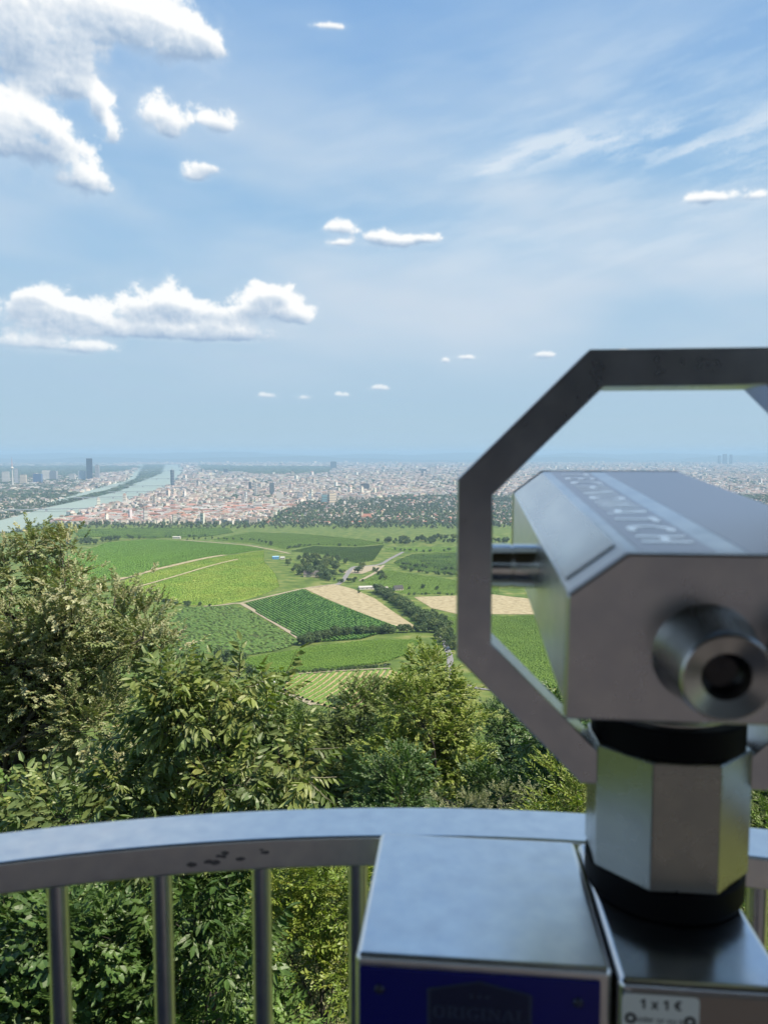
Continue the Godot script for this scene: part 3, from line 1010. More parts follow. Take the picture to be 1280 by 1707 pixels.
func platform() -> void:
	var mid := Vector3(0.02, 0, 0.82)
	var rail := thing("railing", "curved brushed steel railing with round balusters along the platform edge", "railing", mid)
	var prof := round_poly(PackedVector2Array([Vector2(1.685, 1.112), Vector2(1.760, 1.112), Vector2(1.760, 1.150), Vector2(1.685, 1.150)]), 0.004, 3)
	part("handrail", ring_sweep(prof, deg_to_rad(-105), deg_to_rad(105), 160), M.steel_top, rail)
	var post := lathe([Vector2(0.0, 0.0), Vector2(0.0118, 0.0), Vector2(0.0118, 1.113), Vector2(0.0, 1.113)], 20)
	for k in range(-22, 23):
		var a := -0.0303 + k * 0.068
		part("baluster", post, M.steel_face, rail, Vector3(sin(a), 0, -cos(a)) * 1.706)
	var scuff := SurfaceTool.new()
	scuff.begin(Mesh.PRIMITIVE_TRIANGLES)
	var rs := RandomNumberGenerator.new()
	rs.seed = 14
	for i in 9:
		var a := -0.124 + rs.randf_range(-0.028, 0.03)
		var blot := PackedVector2Array()
		var q := rs.randf_range(0.0015, 0.0042)
		for k in 7: blot.append(Vector2(cos(TAU * k / 7.0) * q * rs.randf_range(0.9, 2.2), sin(TAU * k / 7.0) * q * rs.randf_range(0.5, 1.0)))
		scuff.append_from(extrude(blot, 0.0002, 0.0, 0.0003, 0.0001, 1), 0, Transform3D(Basis(Vector3.UP, -a), Vector3(sin(a) * 1.6848, 1.131 + rs.randf_range(-0.008, 0.009), -cos(a) * 1.6848)))
	var sm := part("scuff_marks", scuff.commit(), mat(0.20, 0.19, 0.20, 0.5, 0.8), rail)
	sm.set_meta("kind", "stuff")
	# the lookout itself: round floor on a stone drum, with a wide unseen roof added for shade
	var floor_ := single("floor", lathe([Vector2(0.0, -0.28), Vector2(1.80, -0.28), Vector2(1.82, -0.26), Vector2(1.82, -0.01), Vector2(1.81, 0.0), Vector2(0.0, 0.0)], 96), ground_mat(0.02, 0.8, [[0.0, lin(0.20, 0.18, 0.18)], [1.0, lin(0.36, 0.33, 0.33)]], 40), mid)
	tag(floor_, "round paved floor of the lookout platform", "floor", "", "structure")
	var tower := thing("lookout_tower", "round stone lookout drum with an unseen dark roof on posts added to shade the platform", "tower", mid)
	part("drum", lathe([Vector2(0.0, -10.0), Vector2(1.62, -10.0), Vector2(1.62, -0.28)], 64), mat(0.26, 0.24, 0.21, 0.9), tower)
	var dark_wood := mat(0.022, 0.018, 0.017, 0.75)
	part("roof", lathe([Vector2(0.0, 2.86), Vector2(2.42, 2.86), Vector2(2.45, 2.90), Vector2(2.45, 2.98), Vector2(0.0, 3.6)], 64), dark_wood, tower)  # out of view; sized to keep sun off the telescope and darken its reflections
	for k in 4:
		var a := deg_to_rad([-118.0, 118.0, -150.0, 150.0][k])
		part("post", lathe([Vector2(0.0, 0.0), Vector2(0.06, 0.0), Vector2(0.06, 2.87), Vector2(0.0, 2.87)], 12), dark_wood, tower, Vector3(sin(a), 0, -cos(a)) * 1.72)

	var paving := ground_mat(0.02, 0.8, [[0.0, lin(0.058, 0.056, 0.060)], [1.0, lin(0.105, 0.101, 0.107)]], 40)
	var deck := PackedVector3Array()
	box(deck, Vector3(0, -3.02, 8.6), Vector3(16, 6.0, 13.6))
	tag(single("terrace", soup(deck), paving), "paved terrace behind the lookout platform", "terrace", "", "structure")
	floor_.material_override = paving
	var hall := thing("unseen_building", "unseen dark building added behind the terrace for the steel to reflect", "building", Vector3(0, 0, 15.2))  # out of view; put in as a dark backdrop for the steel to reflect
	part("wall", rounded_box(Vector3(20, 5.0, 5.0), 0.03), mat(0.034, 0.031, 0.031, 0.8), hall, Vector3(0, 2.4, 0))
	part("roof", rounded_box(Vector3(21.5, 0.3, 6.6), 0.03), dark_wood, hall, Vector3(0, 5.1, 0))

# ------------------------------------------------------------------ vineyard slopes
func slopes_and_fields() -> void:
	var dry := lin(0.40, 0.33, 0.17)
	var meadow := ground_mat(0.012, 420.0, [[0.0, lin(0.050, 0.085, 0.02)], [0.45, lin(0.095, 0.145, 0.032)], [0.7, lin(0.15, 0.18, 0.05)], [1.0, lin(0.27, 0.24, 0.11)]], 3)
	var near_xs := steps(-420, 420, 7)
	var hill := single("hillside", sheet(near_xs, steps(-60, 440, 5)), meadow)
	tag(hill, "steep grassy hillside falling away below the lookout", "hillside", "", "structure")
	var slope := single("valley_slope", sheet(steps(-3600, 3600, 24), steps(-1500, 4100, 20), -0.05, Rect2(-420, -60, 840, 500)), meadow)
	tag(slope, "gentle green valley slope between the hill and the city", "slope", "", "structure")
	var tan_m := ground_mat(0.015, 160.0, [[0.0, lin(0.20, 0.165, 0.095)], [0.5, lin(0.33, 0.285, 0.175)], [1.0, lin(0.43, 0.38, 0.25)]], 6)
	var track_m := ground_mat(0.03, 12.0, [[0.0, lin(0.24, 0.205, 0.14)], [1.0, lin(0.40, 0.355, 0.26)]], 7)
	var road_m := mat(0.19, 0.185, 0.18, 0.9)
	var soil_dark := ground_mat(0.02, 160.0, [[0.0, lin(0.030, 0.045, 0.015)], [0.6, lin(0.05, 0.075, 0.022)], [0.72, lin(0.07, 0.09, 0.03)], [1.0, lin(0.34, 0.28, 0.15)]], 8)
	var soil_green := ground_mat(0.02, 260.0, [[0.0, lin(0.075, 0.14, 0.02)], [1.0, lin(0.13, 0.21, 0.03)]], 9)
	var soil_lime := ground_mat(0.012, 300.0, [[0.0, lin(0.13, 0.23, 0.03)], [0.6, lin(0.20, 0.27, 0.045)], [1.0, lin(0.34, 0.32, 0.11)]], 10)
	var soil_pale := ground_mat(0.03, 60.0, [[0.0, lin(0.24, 0.20, 0.09)], [0.5, lin(0.36, 0.29, 0.16)], [1.0, lin(0.42, 0.35, 0.20)]], 12)
	var G := Color(0.132, 0.228, 0.031)
	var D := Color(0.068, 0.134, 0.023)
	var F := {
		"f1": [-708, 1711, -752, 2055, -667, 2151, -537, 2104, -371, 1958, -291, 1829, -322, 1686, -369, 1546, -404, 1408, -428, 1262, -520, 1200, -640, 1400],
		"f2": [-424, 1249, -399, 1391, -364, 1522, -316, 1652, -284, 1785, -240, 1505, -193, 1340, -167, 1197, -177, 1120, -200, 1048, -227, 1002, -258, 1006, -306, 1035, -400, 1100],
		"f3": [-260, 984, -202, 998, -174, 962, -86, 742, -83, 720, -99, 677, -127, 641, -175, 640, -260, 760],
		"f4": [-189, 1021, -126, 1171, 17, 829, -24, 753, -74, 728],
		"f5": [-124, 1180, -79, 1236, -48, 1187, -13, 1087, 38, 835, 25, 817, 19, 833],
		"f6": [-124, 617, -104, 650, -74, 692, -21, 740, 28, 750, 35, 740, 25, 679, -1, 622, -47, 587, -76, 574, -108, 566],
		"f7": [-70, 556, -35, 574, 5, 586, 27, 552, 3, 401, -26, 394, -41, 424, -67, 491],
		"f8": [-36, 1285, 5, 1440, 51, 1390, 125, 1309, 192, 1264, 177, 1164, 35, 1140, -15, 1212],
		"f9": [20, 1578, 66, 1760, 172, 1802, 366, 1768, 274, 1330, 163, 1365, 77, 1435, 36, 1484],
		"f10": [44, 1110, 166, 1156, 231, 1110, 203, 978, 92, 958, 64, 1003],
		"f11": [70, 915, 205, 965, 205, 809, 140, 498, 91, 511, 67, 693],
		"f12": [-1096, 2655, -878, 2835, -577, 2795, -503, 2511, -536, 2290, -679, 2195, -905, 2240],
		"f13": [-490, 2160, -444, 2518, -256, 2427, -69, 2182, 0, 2050, -78, 1975, -189, 1990, -239, 1850, -359, 2051],
		"f14": [-220, 1784, -184, 1955, -74, 1928, 0, 2010, -23, 1606, -59, 1550, -136, 1711],
		"f15": [2, 1905, 78, 1959, 406, 1963, 378, 1836, 72, 1822, 31, 1835],
	}
	var P := {}
	for k in F: P[k] = pv(F[k])
	mass_field("wide smooth green vineyard on the rounded rise above the yellow-green one", P.f1, soil_green, Vector2(0.35, 1), 4.2, 4.0, Vector3(4.2, 2.2, 2.4), [Color(0.135, 0.282, 0.026), Color(0.155, 0.30, 0.032)], 0.02)
	mass_field("yellow-green vineyard with sandy streaks on the rounded rise", P.f2, soil_lime, Vector2(0.42, 1), 4.4, 3.2, Vector3(3.2, 1.15, 1.9), [Color(0.17, 0.31, 0.028), Color(0.28, 0.37, 0.05)], 0.04, 6.0)
	mass_field("far dark green vineyard along the river bank behind the small wood", P.f12, soil_green, Vector2(1, 0.25), 6.0, 6.0, Vector3(6, 2.4, 3.6), [D, G], 0.04)
	mass_field("light green vineyard beyond the village trees", P.f13, soil_green, Vector2(0.5, 1), 4.6, 4.6, Vector3(4.6, 2.2, 2.7), [G, Color(0.145, 0.254, 0.035)], 0.03)
	mass_field("dark green vineyard behind the tree grove beside the village road", P.f14, soil_dark, Vector2(0.3, 1), 3.8, 3.6, Vector3(3.6, 2.0, 2.0), [D, Color(0.092, 0.174, 0.028)], 0.05)
	mass_field("narrow bright meadow strip in front of the dark wood", P.f15, soil_green, Vector2(1, 0), 5.0, 5.0, Vector3(5, 1.2, 4), [G, Color(0.165, 0.271, 0.039)], 0.05)
	mass_field("green vineyard with orchard bushes beyond the yoke of the telescope", P.f9, soil_green, Vector2(1, -0.2), 4.2, 3.6, Vector3(3.6, 2.0, 2.0), [D, G], 0.10)
	mass_field("bright green field beside the village buildings", P.f8, soil_green, Vector2(0.8, 0.5), 3.4, 3.2, Vector3(3.2, 1.3, 2.4), [G, Color(0.165, 0.271, 0.039)], 0.06)
	mass_field("plain green vineyard seen through the telescope yoke under the dry field", P.f11, soil_green, Vector2(1, 0.1), 2.3, 2.0, Vector3(2.1, 1.6, 1.6), [Color(0.119, 0.217, 0.026), Color(0.155, 0.263, 0.035)], 0.03)
	mass_field("dense fresh green vineyard below the long dark hedge", P.f6, soil_green, Vector2(1, 0.45), 2.2, 1.7, Vector3(1.9, 1.6, 1.5), [Color(0.119, 0.228, 0.024), Color(0.155, 0.271, 0.032)], 0.02)
	row_field("dark patchy vineyard with bare spots left of the sandy track", P.f3, soil_dark, Vector2(1, -0.12), 6.6, 3.0, 1.8, 2.4, 0.24, Color(0.084, 0.156, 0.028))
	row_field("dark striped vineyard between the sandy track and the dry field", P.f4, soil_dark, Vector2(0.39, -0.92), 5.0, 2.3, 2.0, 2.2, 0.015, Color(0.101, 0.222, 0.029))
	row_field("small vineyard with pale strips between its rows nearest the lookout", P.f7, soil_pale, Vector2(-0.12, -1), 5.0, 2.3, 1.7, 1.5, 0.03, Color(0.115, 0.204, 0.031), 9.0)
	for e in [["f5", "dry straw coloured field right of the striped vineyard"], ["f10", "dry straw coloured field behind the telescope yoke"]]:
		tag(single("dry_field", drape(P[e[0]], 0.3, 16.0, Vector3.ZERO), tan_m), e[1], "field", "", "structure")
	var tracks := [
		["road", "pale road along the upper edge of the smooth vineyard", [-584, 2162, -545, 2135, -379, 2004, -298, 1874, -214, 1713], 9.0, track_m],
		["road", "pale village road running up to the wood", [47, 1826, 13, 1650, -9, 1539, -42, 1500, -60, 1475, -67, 1364, -70, 1284, -77, 1232], 8.5, road_m],
		["track", "sandy track between the patchy and the striped vineyard", [-239, 996, -218, 1008, -199, 1026, -181, 994, -146, 912, -114, 833, -86, 757, -74, 717], 6.5, track_m],
		["track", "gravel track in front of the hut by the nearest vineyard", [-92, 500, -84, 496, -75, 488, -63, 473, -50, 446, -38, 412], 6.0, track_m],
		["track", "pale track along the top of the nearest vineyard", [-76, 560, -37, 580, 6, 595], 3.4, track_m],
		["road", "pale lane winding down beside the telescope yoke", [60, 800, 60, 727, 57, 643, 50, 575, 55, 524, 72, 492, 110, 478], 5.5, road_m],
		["track", "sandy path off the village road", [0, 1530, -17, 1400, -41, 1289], 6.0, track_m],
		["track", "sandy strip between the smooth and the yellow-green vineyard", [-438, 1235, -414, 1330, -387, 1426, -358, 1548, -340, 1610], 13.0, tan_m],
		["track", "sandy streak through the yellow-green vineyard", [-385, 1150, -350, 1290, -322, 1420, -296, 1530], 5.5, tan_m],
		["track", "sandy edge along the top of the striped vineyard", [-199, 1020, -165, 1100, -124, 1184, -79, 1240], 5.5, track_m],
	]
	for t in tracks:
		tag(single(t[0], strip(pl(t[2]), t[3], 1.3 if t[1].begins_with("sandy st") else 0.42), t[4]), t[1], t[0], "", "structure")
	var yard := single("village_yard", drape(pv([-82, 1390, -44, 1500, -20, 1530, -5, 1500, -40, 1380]), 0.36, 20.0, Vector3.ZERO), track_m)
	tag(yard, "sandy open yard at the bend of the village road", "yard", "", "structure")

func mid_trees() -> void:
	var kinds := {"round": [1.9, 0.10, 5, 700, 0.085, Color(0.046, 0.086, 0.021)], "bush": [1.3, 0.0, 5, 420, 0.10, Color(0.050, 0.092, 0.024)], "tall": [4.6, 0.04, 4, 520, 0.11, Color(0.08, 0.115, 0.035)], "light": [1.8, 0.10, 6, 700, 0.085, Color(0.095, 0.14, 0.035)]}
	for k in kinds:
		var q: Array = kinds[k]
		for i in 3:
			var tw := PackedVector3Array()
			tube(tw, [Vector3(0, -0.05, 0), Vector3(0.01, 0.25, 0.0), Vector3(0.0, 0.6, 0.01)], 0.028, 0.012, 6)
			protos[k + str(i)] = {"tall": q[0], "lift": q[1], "crown": clump_crown(50 + i * 7 + int(q[0] * 10), q[3], q[0], q[4], q[2], q[5]), "trunk": soup(tw)}
	rng.seed = 91
	tree_line([-77, 712, -63, 746, -47, 770, -25, 780, -7, 790, 16, 800, 44, 808, 60, 800], 4.6, 2.2, 7, 11, ["round", "round", "bush"], "dark hedge tree along the foot of the striped vineyard", "trees of the long dark hedge", "hedge_tree")
	tree_line([-6, 1152, 13, 1065, 31, 965, 47, 873, 61, 805], 6.0, 6.5, 8, 14, ["round", "bush", "light"], "tree in the band between the dry field and the lane", "trees between the dry field and the lane", "hedge_tree")
	tree_line([55, 930, 66, 860, 62, 760, 66, 700], 8.0, 8.0, 7, 11, ["round", "light"], "tree on the lane side under the telescope yoke", "trees beside the lane", "hedge_tree")
	tree_line([-72, 566, -47, 577, -24, 590, 4, 606], 3.0, 0.8, 2.2, 3.4, ["bush"], "low dark shrub in the thin hedge above the nearest vineyard", "shrubs of the thin hedge", "shrub", "shrub")
	tree_line([0, 2095, 67, 2126, 137, 2158, 201, 2173, 313, 2084, 413, 2086], 12.0, 26.0, 12, 18, ["round", "round", "light"], "tree of the dark wood in front of the villas", "trees of the dark wood", "forest_tree")
	tree_line([20, 2040, 90, 2060, 170, 2080, 300, 2040], 16.0, 14.0, 9, 14, ["round", "bush"], "tree on the near edge of the dark wood", "trees on the near edge of the dark wood", "forest_tree")
	tree_line([-861, 2053, -797, 2004, -776, 2054, -754, 2107, -725, 2145, -698, 2167], 12.0, 34.0, 10, 17, ["round"], "tree of the small wood left of the smooth vineyard", "trees of the small wood", "forest_tree")
	tree_line([-560, 2150, -514, 2193, -450, 2178, -354, 2128, -283, 1943], 26.0, 6.0, 5, 10, ["round", "bush"], "roadside tree above the smooth vineyard", "roadside trees above the smooth vineyard")
	# grove in the village
	for i in 78:
		var a := rng.randf_range(0, TAU)
		var q := sqrt(rng.randf())
		var x := -115.0 + cos(a) * q * 75.0
		var d := 1460.0 + sin(a) * q * 150.0 - (x + 115.0) * 0.4
		if absf(x + 64.0) < 10.0: continue
		var kd: String = ["round", "light", "round", "light", "tall"][rng.randi_range(0, 4)] if d > 1400 else ["round", "bush"][rng.randi_range(0, 1)]
		far_tree(kd, x, d, rng.randf_range(10, 18) * (1.25 if kd == "tall" else 1.0), {"round": "dark round", "light": "light green", "bush": "low bushy", "tall": "tall narrow"}[kd] + " tree in the grove round the old farmhouse", "trees of the farmhouse grove", "grove_tree")
	tree_line([-110, 1290, -60, 1265, -30, 1275], 12.0, 9.0, 5, 10, ["round", "bush"], "tree beside the farmhouse at the village lane", "trees beside the farmhouse")
	tree_line([-20, 1440, -5, 1360, 0, 1300], 14.0, 6.0, 5, 9, ["round", "light"], "tree in the strip along the village road", "trees along the village road")
	tree_line([40, 1540, 100, 1470, 190, 1420, 270, 1380], 13.0, 7.0, 5, 9, ["round", "bush"], "tree in the row across the orchard slope", "trees across the orchard slope")
	tree_line([30, 1860, 100, 1830, 200, 1850], 22.0, 5.0, 5, 9, ["round", "bush"], "tree at the far end of the orchard", "trees at the end of the orchard")
	for e in [[-262, 1008, 7, "round shrub at the corner of the yellow-green vineyard"], [-246, 1004, 5, "smaller shrub beside the corner shrub of the yellow-green vineyard"], [-232, 998, 4, "lowest shrub at the corner of the yellow-green vineyard"], [-360, 1085, 6, "shrub in the notch of the yellow-green vineyard"], [-336, 1092, 6, "second shrub in the notch of the yellow-green vineyard"], [-372, 1070, 5, "smallest shrub in the notch of the yellow-green vineyard"]]:
		far_tree("bush", e[0], e[1], e[2], e[3], "", "shrub", "shrub")
	for e in [[62, 1195, 10, "lone dark round tree on the bright field by the village"], [84, 1190, 8, "second lone tree on the bright field by the village"], [40, 1190, 6, "small round tree beside the dark roofed barn"]]:
		far_tree("round", e[0], e[1], e[2], e[3], "")
	tree_line([-239, 1850, -190, 1985, -78, 1970], 24.0, 5.0, 4, 8, ["bush", "round"], "tree on the border between the two vineyards behind the grove", "trees behind the grove")
	tree_line([-700, 2200, -620, 2240, -540, 2300], 20.0, 10.0, 5, 10, ["bush", "round"], "tree by the far vineyard above the river bank", "trees by the far vineyard")
	tree_line([36, 1480, 60, 1430, 160, 1350, 270, 1320], 15.0, 5.0, 4, 8, ["bush", "round"], "tree along the lower edge of the orchard vineyard", "trees below the orchard")
	tree_line([-35, 1140, 40, 1132, 160, 1150], 22.0, 4.0, 3, 6, ["bush"], "shrub between the bright field and the dry field", "shrubs by the dry field", "shrub", "shrub")
	tree_line([-262, 1000, -300, 1030, -380, 1080], 11.0, 5.0, 4, 7, ["bush", "round"], "shrub under the yellow-green vineyard", "shrubs under the yellow-green vineyard", "shrub", "shrub")
	for i in 46:
		var x := rng.randf_range(20, 330)
		var d := rng.randf_range(1420, 1760)
		if not Geometry2D.is_point_in_polygon(Vector2(x, d), pv([20, 1578, 66, 1760, 172, 1802, 366, 1768, 274, 1330, 163, 1365, 77, 1435, 36, 1484])): continue
		far_tree("bush", x, d, rng.randf_range(3, 5.5), "orchard bush scattered on the green vineyard slope", "orchard bushes", "orchard_bush", "bush")
	# round trees below the patchy vineyard
	for e in [[-128, 605, 13, "dark round tree left of the fresh green vineyard"], [-112, 575, 15, "tallest dark tree at the corner of the fresh green vineyard"], [-98, 545, 12, "dark tree behind the hut"], [-140, 630, 11, "dark tree below the patchy vineyard"], [-86, 530, 8, "small tree next to the hut"], [-150, 600, 12, "dark tree at the lower edge of the patchy vineyard"], [-128, 560, 13, "broad dark tree below the round one"]]:
		far_tree("round", e[0], e[1], e[2], e[3], "")
	# wooded slope between the lookout and the vineyards
	for i in 78:
		var d := 62.0 + 470.0 * pow(rng.randf(), 1.15)
		var x := rng.randf_range(-0.42, 0.62) * d
		if Geometry2D.is_point_in_polygon(Vector2(x, d), pv([-95, 480, -60, 470, -30, 395, 3, 385, 45, 500, 130, 480, 220, 700, 30, 620, -80, 590])): continue
		if d > 380.0 and x > -95.0 and x < 30.0: continue
		if d > 470.0 and x > 30.0: continue
		var ks: String = ["round", "light", "round", "bush"][rng.randi_range(0, 3)]
		far_tree(ks, x, d, rng.randf_range(7, 13), {"round": "dark round", "light": "light green", "bush": "low bushy"}[ks] + " tree on the wooded slope below the lookout", "trees of the wooded slope", "slope_tree")

# ------------------------------------------------------------------ city
func gable_house(called: String, label: String, x: float, d: float, s: Vector3, turn: float, wall: Material, roof: Material, roof_h: float, group := "", category := "house") -> Node3D:
	var o := thing(called, label, category, at(x, d, 0.0), turn, group)
	var w := PackedVector3Array()
	box(w, Vector3(0, s.y * 0.5 - 1.0, 0), Vector3(s.x, s.y + 2.0, s.z))
	for e in [-1.0, 1.0]:
		flip_check(w, Vector3(e * s.x / 2, s.y, -s.z / 2), Vector3(e * s.x / 2, s.y, s.z / 2), Vector3(e * s.x / 2, s.y + roof_h, 0), Vector3(e, 0, 0))
	part("wall", soup(w), wall, o)
	var r := PackedVector3Array()
	var hx := s.x / 2 + 0.4
	var hz := s.z / 2 + 0.5
	for e in [-1.0, 1.0]:
		var a := Vector3(-hx, s.y - 0.25, e * hz)
		var b := Vector3(hx, s.y - 0.25, e * hz)
		var c := Vector3(hx, s.y + roof_h + 0.1, 0)
		var q := Vector3(-hx, s.y + roof_h + 0.1, 0)
		flip_check(r, a, b, c, Vector3(0, 1, e))
		flip_check(r, a, c, q, Vector3(0, 1, e))
	part("roof", soup(r), roof, o)
	for k in 3:
		for e in [-1.0, 1.0]:
			var f := PackedVector3Array()
			box(f, Vector3(s.x * (k - 1) * 0.3, s.y * 0.5, e * (s.z / 2 + 0.03)), Vector3(1.1, 1.4, 0.1))
			part("window", soup(f), M.window, o)
	return o

func tower(called: String, label: String, x: float, d: float, s: Vector3, m: Material, turn := 0.0, category := "tower block", crown := 0.0) -> Node3D:
	var o := thing(called, label, category, Vector3(x, CITY_Y, -d), turn)
	var v := PackedVector3Array()
	box(v, Vector3(0, s.y / 2, 0), s)
	part("shaft", soup(v), m, o)
	var r := PackedVector3Array()
	box(r, Vector3(0, s.y + 2.0, 0), Vector3(s.x * 0.6, 4.0, s.z * 0.6))
	part("plant_room", soup(r), M.roof_grey, o)
	for k in int(clampf(s.y / 14.0, 2, 9)):
		var b := PackedVector3Array()
		box(b, Vector3(0, (k + 0.6) * s.y / clampf(s.y / 14.0, 2, 9), 0), Vector3(s.x + 0.6, 3.2, s.z + 0.6))
		part("window_band", soup(b), M.band, o)
	if crown > 0.0:
		var c := PackedVector3Array()
		tube(c, [Vector3(0, s.y, 0), Vector3(0, s.y + crown, 0)], 1.6, 0.6, 6)
		part("mast", soup(c), M.band, o)
	return o

func unit_block(roof: Color, wall: Color, hip: float, court: bool, seed_: int) -> ArrayMesh:
	# a unit block 1 x 1 x 1 with its roof; x is the long way
	var r := RandomNumberGenerator.new()
	r.seed = seed_
	var v := PackedVector3Array()
	var c := PackedColorArray()
	var bits := [[Vector3(0, 0, 0), Vector3(1, 1, 1)]]
	if court: bits = [[Vector3(0, 0, -0.39), Vector3(1, 1.0, 0.22)], [Vector3(0, 0, 0.39), Vector3(1, 0.92, 0.22)], [Vector3(-0.39, 0, 0), Vector3(0.22, 0.97, 0.56)], [Vector3(0.39, 0, 0), Vector3(0.22, 1.03, 0.56)]]
	for b in bits:
		var s: Vector3 = b[1]
		var n0 := v.size()
		box(v, b[0] + Vector3(0, s.y * 0.5, 0), s)
		for i in v.size() - n0: c.append(wall)
		# dark rows of windows
		for k in 3:
			n0 = v.size()
			box(v, b[0] + Vector3(0, s.y * (0.25 + k * 0.27), 0), Vector3(s.x * 0.94, s.y * 0.09, s.z * 1.006))
			for i in v.size() - n0: c.append(wall * 0.55)
		n0 = v.size()
		if hip > 0.0:
			var long_x := s.x >= s.z
			var hx := s.x * 0.53
			var hz := s.z * 0.56
			var rx := maxf(hx - hz * 0.6, 0.02) if long_x else 0.0
			var rz := maxf(hz - hx * 0.6, 0.02) if not long_x else 0.0
			var P := [Vector3(-hx, s.y, -hz), Vector3(hx, s.y, -hz), Vector3(hx, s.y, hz), Vector3(-hx, s.y, hz)]
			var R := [Vector3(-rx, s.y + hip, -rz), Vector3(rx, s.y + hip, -rz), Vector3(rx, s.y + hip, rz), Vector3(-rx, s.y + hip, rz)]
			for k in 4:
				var k2 := (k + 1) % 4
				var outn: Vector3 = (P[k] + P[k2]) * 0.5 - Vector3(0, s.y, 0) + Vector3.UP * 0.3
				flip_check(v, b[0] + P[k], b[0] + P[k2], b[0] + R[k2], outn)
				flip_check(v, b[0] + P[k], b[0] + R[k2], b[0] + R[k], outn)
			for i in v.size() - n0: c.append(roof)
		else:
			quad(v, b[0] + Vector3(-s.x / 2, s.y + 0.01, -s.z / 2), b[0] + Vector3(-s.x / 2, s.y + 0.01, s.z / 2), b[0] + Vector3(s.x / 2, s.y + 0.01, s.z / 2), b[0] + Vector3(s.x / 2, s.y + 0.01, -s.z / 2))
			for i in v.size() - n0:
				pass
			# swap winding so that it faces up
			var t := v[n0 + 1]; v[n0 + 1] = v[n0 + 2]; v[n0 + 2] = t
			t = v[n0 + 4]; v[n0 + 4] = v[n0 + 5]; v[n0 + 5] = t
			for i in v.size() - n0: c.append(roof)
			n0 = v.size()
			box(v, b[0] + Vector3(r.randf_range(-0.2, 0.2), s.y + 0.06, 0), Vector3(0.2, 0.12, 0.3))
			for i in v.size() - n0: c.append(wall * 0.8)
	return soup(v, c)

